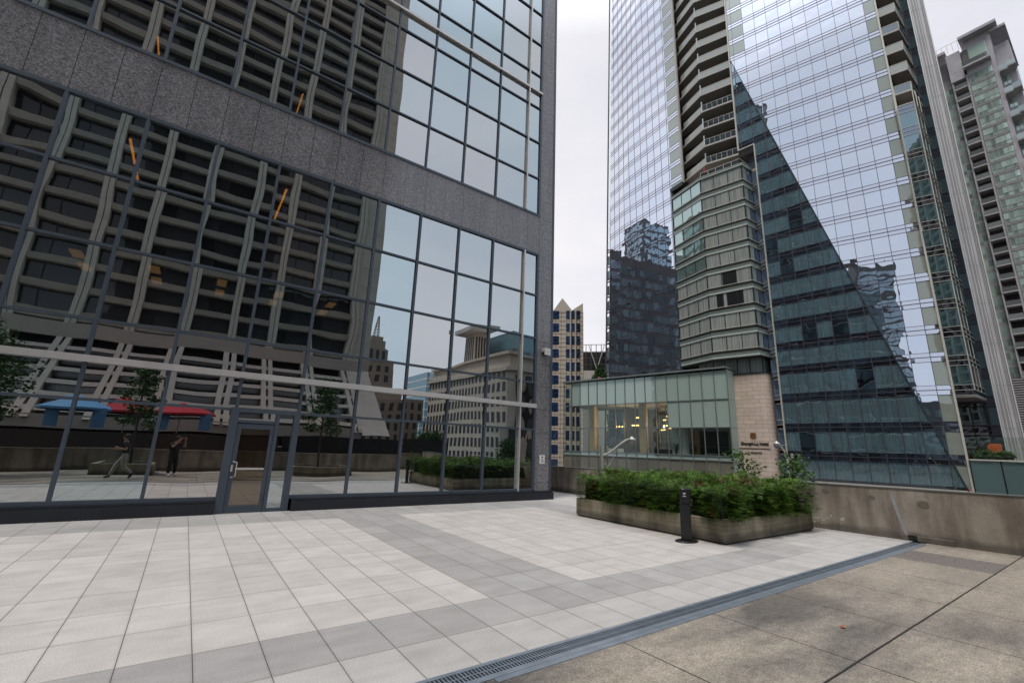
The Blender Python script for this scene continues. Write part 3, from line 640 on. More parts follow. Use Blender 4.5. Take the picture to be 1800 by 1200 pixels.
def curtain_wall(F,region,svals,floors,mat_fn,seed,mw=.055,th=.03):
    rs=random.Random(seed); g=MB()
    s0=min(p[0] for p in region); s1=max(p[0] for p in region); z0=min(p[1] for p in region); z1=max(p[1] for p in region)
    sv=[s0]+[s for s in sorted(svals) if s0+.02<s<s1-.02]+[s1]
    zs=[]
    for zt in floors: zs += [(zt-.53,'v'),(zt,'l'),(zt+.50,'u')]
    zs=[(z,k) for z,k in zs if z0-4<z<z1+4]
    for i in range(len(sv)-1):
        for j in range(len(zs)-1):
            za,k=zs[j]; zb=zs[j+1][0]
            poly=clipto([(sv[i],za),(sv[i+1],za),(sv[i+1],zb),(sv[i],zb)],region)
            if not poly: continue
            m,refine=mat_fn((sv[i]+sv[i+1])/2,(za+zb)/2,k)
            rnd=rs.random(); ta=rs.gauss(0,.0022); tb=rs.gauss(0,.0022); cs=(sv[i]+sv[i+1])/2; cz=(za+zb)/2
            pts=[F(s,z,ta*(s-cs)+tb*(z-cz)) for s,z in poly]
            w=max(p[0] for p in poly)-min(p[0] for p in poly); h=max(p[1] for p in poly)-min(p[1] for p in poly)
            c=pts[0]; ALLP.append((w*h/(c[0]**2+c[1]**2+c[2]**2),pts,m,rnd,k))
    for s in sv[1:-1]:
        poly=clipto([(s-mw/2,z0),(s+mw/2,z0),(s+mw/2,z1),(s-mw/2,z1)],region)
        if poly: slabify(g,F,poly,-.02,th)
    for z,k in zs:
        w={'l':.075,'v':.04,'u':.032}[k]
        poly=clipto([(s0,z-w/2),(s1,z-w/2),(s1,z+w/2),(s0,z+w/2)],region)
        if poly: slabify(g,F,poly,-.02,th+.012)
    return g
floorsAB=[-1.0,2.2,5.6,9.45,13.1,16.25,19.4,22.55,25.75,29.0,32.15,35.4,38.65]+[38.65+3.32*k for k in range(1,30)]
sAB=[2.95+1.0*0]+[4.22+1.66*k for k in range(12)]
def matB(s,z,k):
    if s<4.2 and k=='u': return 'screen_glass',0
    if s>19.9 and k=='u' and z>64: return 'screen_glass',0
    if k=='u': return 'sky_glass',1
    return 'spandrel_glass',0
M['fold_glass']=mirror_glass('dark_teal_fold_glass',.40,(.58,.76,.87),(.12,.185,.205),0,bamp=.022,bscale=.5,fres=.25,curtains=True)
M['fold_spandrel']=mirror_glass('dark_fold_spandrel',.34,(.6,.68,.8),(.012,.012,.015),0,bamp=.010,bscale=.6,fres=.25)
def matA(s,z,k): return ('fold_glass',1) if k=='u' else ('fold_spandrel',0)
ZT=125
regB=[(2.95,-.9),(3.27,-.9),(21.5,65.4),(21.5,ZT),(2.95,ZT)]
g=curtain_wall(FB,regB,sAB,floorsAB,matB,1)
g.build('mullion_grid',M['mullion'],tower)
for reg,sd in (([(3.27,-.9),(19.2,-.9),(19.2,47.9),(sf(47.9),47.9)],2),([(sf(47.9),47.9),(21.5,47.9),(21.5,65.3)],3)):
    g=curtain_wall(FA,reg,[s+.1 for s in sAB],floorsAB,matA,sd,.07,.04); g.build('mullion_grid',M['mullion'],tower)
floorsL=[(z-.0) for z in [3.0,6.2,9.45,12.7,15.9,19.1,22.3,25.4]]+[25.4+3.235*k for k in range(1,34)]
sL=[48.60+1.655*k for k in range(14)]
def matL(s,z,k):
    if s<48.3: return ('screen_glass' if k=='u' else 'spandrel_glass'),0
    return ('sky_glass',1) if k=='u' else ('spandrel_glass',0)
for reg,sd in (([(48.3,0),(slf(0),0),(slf(ZT),ZT),(48.3,ZT)],4),([(45.75,46.6),(48.3,46.6),(48.3,ZT),(45.75,ZT)],5)):
    g=curtain_wall(FL,reg,sL,floorsL,matL,sd); g.build('mullion_grid',M['mullion'],tower)
reg=[(slf(0),0),(66.2,0),(63.6,ZT),(slf(ZT),ZT)]
g=curtain_wall(FM,reg,sL+[s+.0 for s in (71,72.5)],floorsL,lambda s,z,k:('sky_glass',1) if k=='u' else ('spandrel_glass',0),6); g.build('mullion_grid',M['mullion'],tower)
ALLP.sort(key=lambda t:-t[0]); restm={}
for k,(a,pts,m,rnd,kind) in enumerate(ALLP):
    if k<100:
        b=MB(); b.poly(pts,rnd); b.build('window_pane',M[m],tower)
    else: restm.setdefault(m,MB()).poly(pts,rnd)
for m,b in restm.items():
    o=b.build('window_glazing' if m!='screen_glass' else 'wind_screens',M[m],tower); o['kind']='stuff'
# fold cap
b=MB(); b.bar(FA(sf(-.9),-.9,.08),FA(sf(65.4),65.4,.08),.10,.10); b.build('fold_cap',simple('dark_fold_cap',(.03,.045,.05),.5,.2),tower)
# trims round the facets
def trim(pts,w=.16,mat='trim'):
    b=MB()
    for p,q in zip(pts[:-1],pts[1:]): b.bar(p,q,w,w)
    b.build('edge_trim',M[mat],tower)
trim([FB(2.95,ZT,.1),FB(2.95,-.9,.1),FA(19.2,-.9,.1)],.17)
trim([FA(19.2,-.9,.12),FA(19.2,47.9,.12),FA(21.5,47.9,.12)],.15)
trim([FA(21.45,47.9,.1),FA(21.45,65.3,.1),FB(21.45,ZT,.1)],.2)
trim([FL(45.7,46.6,.1),FL(45.7,ZT,.1)],.35,'slab')
trim([FL(48.25,3,.1),FL(48.25,46.5,.1)],.16,'mullion')
b=MB()
b.bar(FL(48.3,46.4,-.4),FL(45.6,46.5,-.4),1.4,.7); b.bar(FL(48.15,3,-.5),FL(48.15,46.2,-.5),.35,1.2); b.build('notch_return',M['black'],tower)
# corner strip, far left edge: sky showing through put into its pale colour
b=MB()
z=9.3
st=simple('bright_corner_window',(.80,.84,.80),.3,0,.03)
b2=MB()
for z in floorsL:
    if z>ZT: continue
    s1=66.2-(2.6*z/ZT)
    b.poly([FM(s1,z+.55,.0),FM(s1+.9,z+.55,-.0),FM(s1+.9,z+2.6,0),FM(s1,z+2.6,0)]); b.poly([FM(s1,z+.02,0),FM(s1+.9,z+.02,0),FM(s1+.9,z+.38,0),FM(s1,z+.38,0)])
b.build('corner_window',mirror_glass('corner_window_glass',.55,(.95,1,.96),(.5,.55,.5),0,bamp=.001,fres=.3),tower)
b=MB()
b.bar(FM(67.15,0,.0),FM(64.55,ZT,.0),.22,.22); b.build('corner_frame',M['mullion'],tower)
# solid body
def pol(az,d): return (d*math.cos(R(az)),d*math.sin(R(az)))
b=MB()
for z0,z1,o in ((-5.5,30,1.4),(30,70,3.6),(70,ZT,8.6)):
    b.prism([FB(2.95,z0,-o-1.2)[:2],FA(max(4,min(19,sf(z1)+1)),0,-o)[:2],FA(19.2,0,-2.2)[:2],(68.5,33),FL(49.5,0,-1.2)[:2],FL(60.,0,-1.2)[:2],FM(62.5,0,-2.2)[:2],(90,66),(92,17),(77.,15)],z0,z1)
b.build('core',M['recess'],tower)
# --- bay
PL,PF,PC,PE=pol(33.45,73.3),pol(29.88,68.8),pol(24.98,67.2),pol(24.0,69.5)
PIN=pol(23.35,69.3)
def off(pts,d):
    out=[]
    for i,p in enumerate(pts):
        a=Vector(pts[max(i-1,0)]); c=Vector(pts[min(i+1,len(pts)-1)]); v=Vector(p)
        n=Vector((0,0))
        for q0,q1 in ((a,v),(v,c)):
            t=q1-q0
            if t.length>1e-6: t.normalize(); m=Vector((-t.y,t.x)); n+=m if m.dot(v)<0 else -m
        n.normalize(); out.append(tuple(v+n*d))
    return out
def band(b,pts,z0,z1,d,back=.05,rnd=.5):
    o=off(pts,d); i_=off(pts,-back)
    for k in range(len(pts)-1):
        b.hexa([(*i_[k],z0),(*i_[k+1],z0),(*o[k+1],z0),(*o[k],z0),(*i_[k],z1),(*i_[k+1],z1),(*o[k+1],z1),(*o[k],z1)],rnd)
bay=[PL,PF,PC,PE]
def lerp(p,q,t): return (p[0]+(q[0]-p[0])*t,p[1]+(q[1]-p[1])*t)
rails=[16.26+3.2*k for k in range(9)]
top=44.45
segs=[(PL,PF,3),(PF,PC,3),(PC,PE,2)]
sp=MB(); mg=MB(); rl=MB(); ml=MB()
rs=random.Random(4)
for k,zr in enumerate(rails):
    band(sp,bay,zr-1.05,zr-.62,.06); band(sp,bay,zr-.60,zr-.54,.14)
    band(mg,bay,zr-.52,zr-.05,.03,.0)
    band(rl,bay,zr-.035,zr+.035,.16,-.09); band(rl,bay,zr-1.10,zr-1.05,.12,0)
band(sp,bay,top-.35,top+.0,.22); band(rl,bay,top+.0,top+.07,.28,0)
sp.build('spandrel_band',M['bay_spandrel'],tower); mg.build('perforated_guard',M['mesh_guard'],tower); rl.build('rail',M['trim'],tower)
openw={(5,1,1),(4,1,1),(4,1,2)}
wins=[]
for k in range(len(rails)+0):
    ml=MB()
    z0=rails[k]-.55; z1=(rails[k+1]-1.08) if k+1<len(rails) else top-.35
    for si,(a,c,n) in enumerate(segs):
        for j in range(n):
            p=lerp(a,c,j/n); q=lerp(a,c,(j+1)/n)
            mat='curtain'
            if si==0 and k>=4: mat='bay_glass'
            if si==2: mat='bay_side' if j==0 else 'bay_blue'
            b=MB(); b.poly([(*p,z0),(*q,z0),(*q,z1),(*p,z1)],rs.random())
            if (k,si,j)==(2,1,1) or (k,si,j)==(3,1,1):
                t0=.25 if k==2 else .05; t1=1.0
                b=MB(); pp=lerp(p,q,t0); b.poly([(*p,z0),(*pp,z0),(*pp,z1),(*p,z1)],rs.random())
                ob=MB(); ob.poly([(*pp,z0),(*q,z0),(*q,z1),(*pp,z1)]); ob.build('bay_window',M['black_window'],tower)
            if (k,si,j)==(2,1,2):
                pp=lerp(p,q,.35); b=MB(); b.poly([(*pp,z0),(*q,z0),(*q,z1),(*pp,z1)],.4)
                ob=MB(); ob.poly([(*p,z0),(*pp,z0),(*pp,z1),(*p,z1)]); ob.build('bay_window',M['black_window'],tower)
            if (k,si,j)==(2,1,0):
                pp=lerp(p,q,.55); b=MB(); b.poly([(*p,z0),(*pp,z0),(*pp,z1),(*p,z1)],.4)
                ob=MB(); ob.poly([(*pp,z0),(*q,z0),(*q,z1),(*pp,z1)]); ob.build('bay_window',M['black_window'],tower)
            b.build('bay_window',M[mat],tower)
            pp=lerp(a,c,j/n); d=.09 if j else .16
            ml=MB(); ml.bar((*pp,z0),(*pp,z1),d,d); ml.build('bay_mullion',M['frame_dark'],tower)
    ml=MB(); ml.bar((*PE,z0),(*PE,z1),.1,.1); ml.build('bay_mullion',M['frame_dark'],tower)
b=MB(); b.prism(off(bay,.2)+[PIN,pol(24,74),pol(32,78)],rails[0]-1.16,rails[0]-1.1); b.build('bay_soffit',M['recess'],tower)
b=MB(); b.prism(bay+[PIN,pol(24,74),pol(33,79)],top-.4,top-.02); b.build('bay_roof',M['slab'],tower)
# panels below the bay
bb=[pol(31.5,72.6),pol(29.9,70.6),pol(24.75,68.6),pol(24.15,70)]
b=MB(); ml=MB()
for (a,c,n) in ((bb[0],bb[1],2),(bb[1],bb[2],4),(bb[2],bb[3],1)):
    for j in range(n):
        p=lerp(a,c,j/n); q=lerp(a,c,(j+1)/n); w=MB(); w.poly([(*p,12.7),(*q,12.7),(*q,15.1),(*p,15.1)],rs.random()); w.build('bay_window',M['curtain'] if n>1 else M['bay_glass'],tower); ml=MB(); ml.bar((*p,12.7),(*p,15.1),.10,.10); ml.build('mullion',M['frame_dark'],tower)
# glass behind, between bay side and frame
b=MB()
for k,zr in enumerate([.2,3.4,6.6,9.86,13.06]+rails):
    p=PE; q=PIN; b.poly([(*p,zr-.5),(*q,zr-.5),(*q,zr+2.1),(*p,zr+2.1)],rs.random())
b.build('side_glass',M['bay_blue'],tower)
for zr in [.2,3.4,6.6,9.86,13.06]+rails: 
    b=MB(); e=FA(19.15,0,.1)[:2]
    b.bar((*PE,zr),(*e,zr),.07,.07); b.bar((*PE,zr-.6),(*e,zr-.6),.07,.07); b.bar((*off(bay,.1)[3],zr-1.1),(*e,zr-1.1),.07,.07); b.build('tie_rail',M['trim'],tower)
for zr in [13.06]+rails: b=MB(); b.poly([(*PE,zr-1.15),(*PIN,zr-1.15),(*PIN,zr-.52),(*PE,zr-.52)],.4); b.build('dark_spandrel',M['spandrel_glass'],tower)
# roof terrace of the bay
b=MB()
gt=off([PF,PC,PE],-.35)
for p,q in zip(gt[:-1],gt[1:]): b.poly([(*p,top),(*q,top),(*q,top+1.1),(*p,top+1.1)],rs.random())
b.build('terrace_guard',M['clear_guard'],tower)
b=MB()
for p,q,n in ((gt[0],gt[1],5),(gt[1],gt[2],2)):
    for j in range(n+1): x=lerp(p,q,j/n); b.bar((*x,top),(*x,top+1.12),.06,.06)
    b.bar((*p,top+1.12),(*q,top+1.12),.07,.07)
b.build('terrace_rail',M['trim'],tower)
t=thing('patio_umbrella','folded red parasol on the bay roof terrace of the glass tower','parasol',(*pol(29.3,69.3),top))
b=MB(); c=pol(29.3,69.3); b.tube([(*c,top),(*c,top+2.0)],.04,6); b.build('pole',M['white'],t)
b=MB(); b.lathe((*c,top),[(.05,2.1),(.16,1.7),(.2,1.0),(.12,.7),(.02,.7)],10); b.build('canopy',M['red'],t)
# --- balconies above the notch
zb0=47.25; n=23
c0=FL(45.7,0,0)[:2]; BL=pol(31.85,73.6); BF=pol(29.0,69.7); BR=FA(21.5,0,.0)[:2]
BRb=lambda z: (FB(21.5,z,0) if z>65.4 else FA(21.5,z,0))[:2]
wall=MB(); sl=[]
for k in range(n):
    z=zb0+3.29*k; line=[BL,BF,BRb(z)]
    bs=MB(); o=off(line,.12); i_=[pol(32.6,77.5),pol(29.6,76),pol(24.8,74)]
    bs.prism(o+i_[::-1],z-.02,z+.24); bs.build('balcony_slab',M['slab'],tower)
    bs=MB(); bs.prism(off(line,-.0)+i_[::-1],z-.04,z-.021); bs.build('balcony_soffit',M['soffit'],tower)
    gd=MB(); pts=off([lerp(BL,BF,.16),BF,BRb(z)],.05)
    if k<4:
        gd.poly([(*pts[0],z+.24),(*pts[1],z+.24),(*pts[1],z+1.32),(*pts[0],z+1.32)],.5); gd.build('balcony_guard',M['guard'],tower)
        gd=MB(); nn=6
        for j in range(nn): p=lerp(pts[1],pts[2],j/nn); q=lerp(pts[1],pts[2],(j+1)/nn); gd.poly([(*p,z+.24),(*q,z+.24),(*q,z+1.3),(*p,z+1.3)],rs.random())
        gd.build('balcony_guard',M['clear_guard'],tower)
        gd=MB()
        for j in range(nn+1): p=lerp(pts[1],pts[2],j/nn); gd.bar((*p,z+.24),(*p,z+1.34),.045,.045)
        gd.bar((*pts[1],z+1.34),(*pts[2],z+1.34),.05,.05); gd.build('balcony_rail',M['trim'],tower)
    else:
        for a,c in zip(pts[:-1],pts[1:]): gd.poly([(*a,z+.24),(*c,z+.24),(*c,z+1.32),(*a,z+1.32)],rs.random())
        gd.build('balcony_guard',M['guard'],tower)
        gd=MB(); 
        for a,c in zip(pts[:-1],pts[1:]): gd.bar((*a,z+1.34),(*c,z+1.34),.06,.06)
        gd.build('balcony_rail',M['trim'],tower)
    gd=MB(); gd.bar((*BF,z+.24),(*BF,z+2.1),.16,.16); bfi=lerp(BF,i_[1],.5); gd.hexa([(*BF,z+.24),(*bfi,z+.24),(bfi[0]+.1,bfi[1],z+.24),(BF[0]+.1,BF[1],z+.24),(*BF,z+2.0),(*bfi,z+2.0),(bfi[0]+.1,bfi[1],z+2.0),(BF[0]+.1,BF[1],z+2.0)]); gd.build('privacy_fin',M['guard'],tower)
b=MB(); W=[pol(32.4,75.6),pol(29.2,72.6),pol(24.9,71.2)]; W2=[pol(32.7,80),pol(24.9,76)]
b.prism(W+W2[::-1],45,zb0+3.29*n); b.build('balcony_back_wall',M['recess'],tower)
b=MB()
for k in range(n):
    z=zb0+3.29*k+.3
    for a,c,nn in ((W[0],W[1],4),(W[1],W[2],5)):
        for j in range(nn):
            if rs.random()<.85:
                p=lerp(a,c,(j+.1)/nn); q=lerp(a,c,(j+.92)/nn); p=(p[0]*.998,p[1]*.998); q=(q[0]*.998,q[1]*.998); b.poly([(*p,z),(*q,z),(*q,z+2.4),(*p,z+2.4)],rs.random())
b.build('balcony_glazing',M['teal_glass'],tower)
# notch soffit between bay and balconies
b=MB(); b.hexa([FA(19.3,46.9,-.2),FA(21.5,46.9,-.2),pol(24.9,75)+(46.9,),pol(23.4,75)+(46.9,),FA(19.3,47.85,.1),FA(21.5,47.85,.1),pol(24.9,75)+(47.85,),pol(23.4,75)+(47.85,)]); b.build('notch_soffit',M['recess'],tower)
b=MB()
for k in range(5):
    z=32+3.2*k
b.poly([(*PIN,44.4),(*pol(24.9,71.4),44.4),(*pol(24.9,71.4),46.9),(*PIN,46.9)],.4); b.build('notch_glazing',M['bay_blue'],tower)
# --- right corner: second bay, balconies, recess wall and fin
Q0=FB(2.9,20,-.15)[:2]; 
def qd(s,z=20,o=-.15): return FB(s,z,o)[:2]
Q1=qd(1.25); Q2=(Q1[0]+5.0,Q1[1]); Q3=(Q2[0],Q2[1]+3)
line=[Q0,Q1,Q2]
r2=[9.45+3.2*k for k in range(12)]
sp=MB(); rl=MB(); w2=MB(); ml=MB()
def side(a,c):
    return (a,c)
def band2(b,z0,z1,d,back=.05):
    o=off(line,d); i_=off(line,-back)
    for k in range(2): b.hexa([(*i_[k],z0),(*i_[k+1],z0),(*o[k+1],z0),(*o[k],z0),(*i_[k],z1),(*i_[k+1],z1),(*o[k+1],z1),(*o[k],z1)])
for k,zr in enumerate(r2):
    sp=MB()
    for dz in (-.55,0.0,.55): band2(rl,zr+dz-.022,zr+dz+.022,.07,0)
    for si,(a,c,nn) in enumerate(((Q0,Q1,1),(Q1,Q2,3))):
        for j in range(nn):
            p=lerp(a,c,j/nn); q=lerp(a,c,(j+1)/nn)
            (sp.poly([(*p,zr-.55),(*q,zr-.55),(*q,zr+.55),(*p,zr+.55)],.3))
            if k<len(r2)-1:
                w=MB(); w.poly([(*p,zr+.55),(*q,zr+.55),(*q,zr+2.65),(*p,zr+2.65)],rs.random()); w.build('corner_bay_window',M['teal_glass'] if rs.random()<.8 else M['black_window'],tower)
            ml.bar((*p,zr),(*p,zr+3.2),.08,.08)
    sp.build('corner_bay_spandrel',M['fold_spandrel'],tower)
rl.build('corner_bay_rail',M['trim'],tower); ml.build('corner_bay_mullions',M['trim'],tower)
zt2=r2[-1]+.6
b=MB(); b.prism([Q0,Q1,Q2,(Q2[0],Q0[1]+1.5)],zt2,zt2+.1); b.prism([Q0,Q1,Q2,(Q2[0],Q0[1]+1.5)],r2[0]-.75,r2[0]-.6); b.build('corner_bay_soffit',M['slab'],tower)
def up(z): return [FB(2.9,z,-.15)[:2],FB(1.1,z,-.15)[:2],(FB(1.1,z,-.15)[0]+5,FB(1.1,z,-.15)[1]),(FB(1.1,z,-.15)[0]+5,FB(1.1,z,-.15)[1]+1.8)]
for k in range(22):
    z=47.9+3.32*k
    L_=up(z)
    b=MB(); b.prism(L_,z,z+.24); b.build('corner_balcony_slab',M['slab'],tower)
    b=MB(); b.prism([lerp(L_[0],L_[2],.02),lerp(L_[1],L_[3],.02),L_[2],L_[3]],z-.02,z-.001); b.build('balcony_soffit',M['soffit'],tower)
    b=MB(); b.poly([(*L_[0],z+.24),(*L_[1],z+.24),(*L_[1],z+1.3),(*L_[0],z+1.3)],.4); b.poly([(*L_[1],z+.24),(*L_[2],z+.24),(*L_[2],z+1.3),(*L_[1],z+1.3)],.6); b.build('balcony_guard',M['guard'] if k%3 else M['clear_guard'],tower)
    b=MB(); b.bar((*L_[0],z+1.33),(*L_[1],z+1.33),.06,.06); b.bar((*L_[1],z+1.33),(*L_[2],z+1.33),.06,.06); b.bar((*L_[1],z+.24),(*L_[1],z+1.3),.07,.07); b.build('balcony_rail',M['trim'],tower)
# recess wall parallel to the fold facet
RW0=FB(3.3,0,-6.2)[:2]; RW1=pol(6.6,73.5)
RW0=(RW1[0]+uB[0]*7.0,RW1[1]+uB[1]*7.0)
b=MB(); g=MB()
for k in range(38):
    z=-.9+3.2*k; b=MB()
    for j in range(5):
        p=lerp(RW1,RW0,j/5); q=lerp(RW1,RW0,(j+1)/5)
        b.poly([(*p,z+.55),(*q,z+.55),(*q,z+2.6),(*p,z+2.6)],rs.random()); 
    b.build('side_glazing',M['teal_glass'],tower); g.bar((*RW1,z+.6),(*RW0,z+.6),.1,.08); g.bar((*RW1,z),(*RW0,z),.1,.08); g.bar((*RW1,z-.5),(*RW0,z-.5),.1,.08)
for j in range(6):
    p=lerp(RW1,RW0,j/5); g.bar((*p,-1),(*p,ZT),.09,.09)
g.build('side_mullions',M['mullion'],tower)
b=MB(); b.prism([RW1,RW0,(RW0[0]+3,RW0[1]),(RW1[0]+3,RW1[1])],-5,ZT)
for k in range(38):
    z=-.9+3.2*k; b2=MB()
    p,q=RW1,RW0; b2.poly([(p[0]-.0,p[1],z-.5),(q[0],q[1],z-.5),(q[0],q[1],z+.5),(p[0],p[1],z+.5)],.3); b2.build('side_spandrel',M['fold_spandrel'],tower)
o=b.build('side_core',M['recess'],tower)
for v in o.data.vertices: v.co.x+=.15
# fin
F0=pol(7.15,70.5); F1=pol(5.95,71.0)
b=MB(); dirf=Vector((F1[0]-F0[0],F1[1]-F0[1])).normalized(); nf=Vector((-dirf.y,dirf.x)); 
if nf.dot(Vector(F0))>0: nf=-nf
b.prism([F0,F1,(F1[0]*1.012,F1[1]*1.012+.1),(F0[0]*1.012,F0[1]*1.012)],-5,ZT+4)
b.build('fin',M['fin'],tower)
b=MB()
Lf=(Vector(F1)-Vector(F0)).length
for t_ in (.10,.24,.30,.42,.48,.60,.80,.86,.95):
    q_=Vector(F0)+dirf*Lf*t_; b.prism([tuple(q_-dirf*.022),tuple(q_+dirf*.022),tuple(q_+dirf*.022+nf*.02),tuple(q_-dirf*.022+nf*.02)],-5,ZT+4)
b.build('fin_groove',M['fin_groove'],tower)
b=MB()
for t_ in (.03,.98):
    q_=Vector(F0)+dirf*Lf*t_; b.prism([tuple(q_-dirf*.05),tuple(q_+dirf*.05),tuple(q_+dirf*.05+nf*.14),tuple(q_-dirf*.05+nf*.14)],-5,ZT+4)
b.build('fin_edge',simple('bright_fin_edge',(.75,.75,.74),.25,.3,.08,.8),tower)
b=MB()
for k in range(30):
    z=1+4.6*k; b.bar((F0[0]+nf.x*.004,F0[1]+nf.y*.004,z),(F1[0]+nf.x*.004,F1[1]+nf.y*.004,z),.02,.02)
b.build('fin_joint',M['fin_groove'],tower)

# ------------------------------------------------------------------ HOTEL PODIUM (glass lobby + stone block)
lob=thing('hotel_lobby','low glass box lobby with frosted upper panels and glowing chandeliers beside the tower','building',(58,45,-5.5))
ZR=13.65
Pr=pol(28.57,66.6); Pl=pol(47.85,79.6)
dirp=Vector((Pr[0]-Pl[0],Pr[1]-Pl[1])); LP=dirp.length; dirp.normalize(); nin=Vector((-dirp.y,dirp.x))
if nin.dot(Vector(Pr))<0: nin=-nin
def pp(t,o=0): v=Vector(Pl)+dirp*t-nin*o; return (v.x,v.y)
NP=16; 
zlev=[-3.0,1.15,1.9,5.35,9.05,13.1]
rs=random.Random(8)
for i in range(NP):
    t0=LP*i/NP; t1=LP*(i+1)/NP
    for j,(za,zb) in enumerate(((-3.0,1.1),(1.1,1.75),(1.75,5.5),(5.5,9.3),(9.3,13.25))):
        if j==4: m='pale_panel' if i>0 else 'clear_glass'
        elif j in(0,): m='milky_glass'
        elif j==1: m='pale_panel' 
        elif j in (2,3): m='pale_panel' if (j==3 and i>=11) else 'clear_glass'  # right end, mid row: lit white wall's paleness put into the panel colour
        b=MB(); b.poly([(*pp(t0+.06),za+.04),(*pp(t1-.06),za+.04),(*pp(t1-.06),zb-.04),(*pp(t0+.06),zb-.04)],rs.random()); b.build('glass_panel',M[m],lob)
b=MB()
for i in range(NP+1):
    t=LP*i/NP; b.hexa([(*pp(t-.055,-.05),-3),(*pp(t+.055,-.05),-3),(*pp(t+.055,.10),-3),(*pp(t-.055,.10),-3),(*pp(t-.055,-.05),13.5),(*pp(t+.055,-.05),13.5),(*pp(t+.055,.10),13.5),(*pp(t-.055,.10),13.5)])
for z in (-1.1,1.12,1.75,5.5,9.3): b.bar((*pp(0,.05),z),(*pp(LP,.05),z),.12,.11)
b.build('steel_mullions',M['pod_frame'],lob)
b=MB(); b.hexa([(*pp(-.1,.35),13.45),(*pp(LP+.1,.35),13.45),(*pp(LP+.1,-13),13.45),(*pp(-.1,-13),13.45),(*pp(-.1,.35),13.68),(*pp(LP+.1,.35),13.68),(*pp(LP+.1,-13),13.68),(*pp(-.1,-13),13.68)]); b.build('roof',M['pod_frame'],lob)
# return glass on the right
b=MB(); 
for za,zb in ((-3,1.1),(1.1,5.5),(5.5,9.3),(9.3,13.4)): b.poly([(*pp(LP,0),za),(*pp(LP,-3),za),(*pp(LP,-3),zb-.05),(*pp(LP,0),zb-.05)],.4)
b.build('side_glass_panel',M['pale_panel'],lob)
# interior
b=MB()
def ibox(b,t0,t1,o0,o1,z0,z1): b.hexa([(*pp(t0,-o0),z0),(*pp(t1,-o0),z0),(*pp(t1,-o1),z0),(*pp(t0,-o1),z0),(*pp(t0,-o0),z1),(*pp(t1,-o0),z1),(*pp(t1,-o1),z1),(*pp(t0,-o1),z1)])
ibox(b,0,LP,.3,12,.9,1.1); b.build('lobby_floor',simple('lobby_floor',(.12,.10,.08),.4),lob)
b=MB(); ibox(b,9.4,LP-9.0,9.0,9.2,1.1,9.3); ibox(b,LP-9,LP-8.7,2.0,9,1.1,9.3); ibox(b,9.4,9.6,4.0,9,1.1,9.3); b.build('lobby_back_wall',simple('lobby_dark_wall',(.045,.033,.026),.7,0,.4,.5),lob)
b=MB(); ibox(b,LP-8.7,LP-6.6,1.2,1.4,1.1,9.3); ibox(b,LP-6.6,LP-.2,1.2,1.4,5.1,9.3); ibox(b,LP-6.6,LP-6.4,1.4,4,1.1,5.1); b.build('lobby_white_wall',M['white_wall'],lob)
b=MB(); ibox(b,LP-6.4,LP-5.2,2.4,2.6,1.1,5.1); b.build('lobby_wood_panel',M['wood'],lob)
b=MB(); ibox(b,LP-5.2,LP-.2,3.2,3.4,1.1,5.1); b.build('lobby_back_wall',M['dark_room'],lob)
b=MB(); ibox(b,.5,LP-.4,.25,9.5,9.3,9.45); b.build('lobby_ceiling',simple('lobby_ceiling',(.22,.2,.17),.8),lob)
b=MB()
for t in (4.3,13.6): ibox(b,t,t+1.0,1.5,2.4,1.1,9.3)
b.build('lobby_column',M['wood'],lob)
b=MB()
for t in (10.3,11.4,12.6,15.6,17.2): ibox(b,t,t+.35,7.6,7.9,1.1,9.3)
for t in (9.8,): ibox(b,t,t+8,7.6,7.9,6.6,6.9)
b.build('lobby_screen',simple('lobby_screen',(.11,.08,.06),.6),lob)
def chand(t,o,z,n,w):
    c=thing('chandelier','small warm lit chandelier hanging inside the glass hotel lobby','chandelier',(*pp(t,-o),z),group='chandeliers in the hotel lobby')
    b=MB(); b.tube([(*pp(t,-o),z),(*pp(t,-o),9.3)],.02,5); b.bar((*pp(t-w,-o),z),(*pp(t+w,-o),z),.03,.03); b.build('stem',M['bronze'],c)
    for j in range(n):
        x=pp(t-w+2*w*j/(n-1),-o); b=MB(); b.lathe((*x,z),[(.0,-.12),(.13,-.06),(.13,.06),(0,.12)],8); b.build('bulb',M['warm_lamp'],c)
for a in ((9.2,3,5.9,3,.55),(12.0,3.2,6.1,4,.5),(12.0,4.2,7.4,3,.35),(17.6,3,6.0,4,.6),(17.4,4.5,7.5,4,.55),(18.6,5.5,8.0,4,.5),(21.3,3,6.9,2,.25),(21.3,3,7.6,2,.25)): chand(*a)
for t_,o_ in ((9.5,3),(12.5,3.6),(17.8,4)):
    ld=bpy.data.lights.new('chandelier_light','POINT'); ld.energy=190; ld.color=(1,.80,.58); ld.shadow_soft_size=.02; lo=bpy.data.objects.new('chandelier_light',ld); C.objects.link(lo); lo.location=(*pp(t_,-o_),6.3); lo.parent=lob; lo.matrix_parent_inverse=Matrix.Translation(-lob.location)
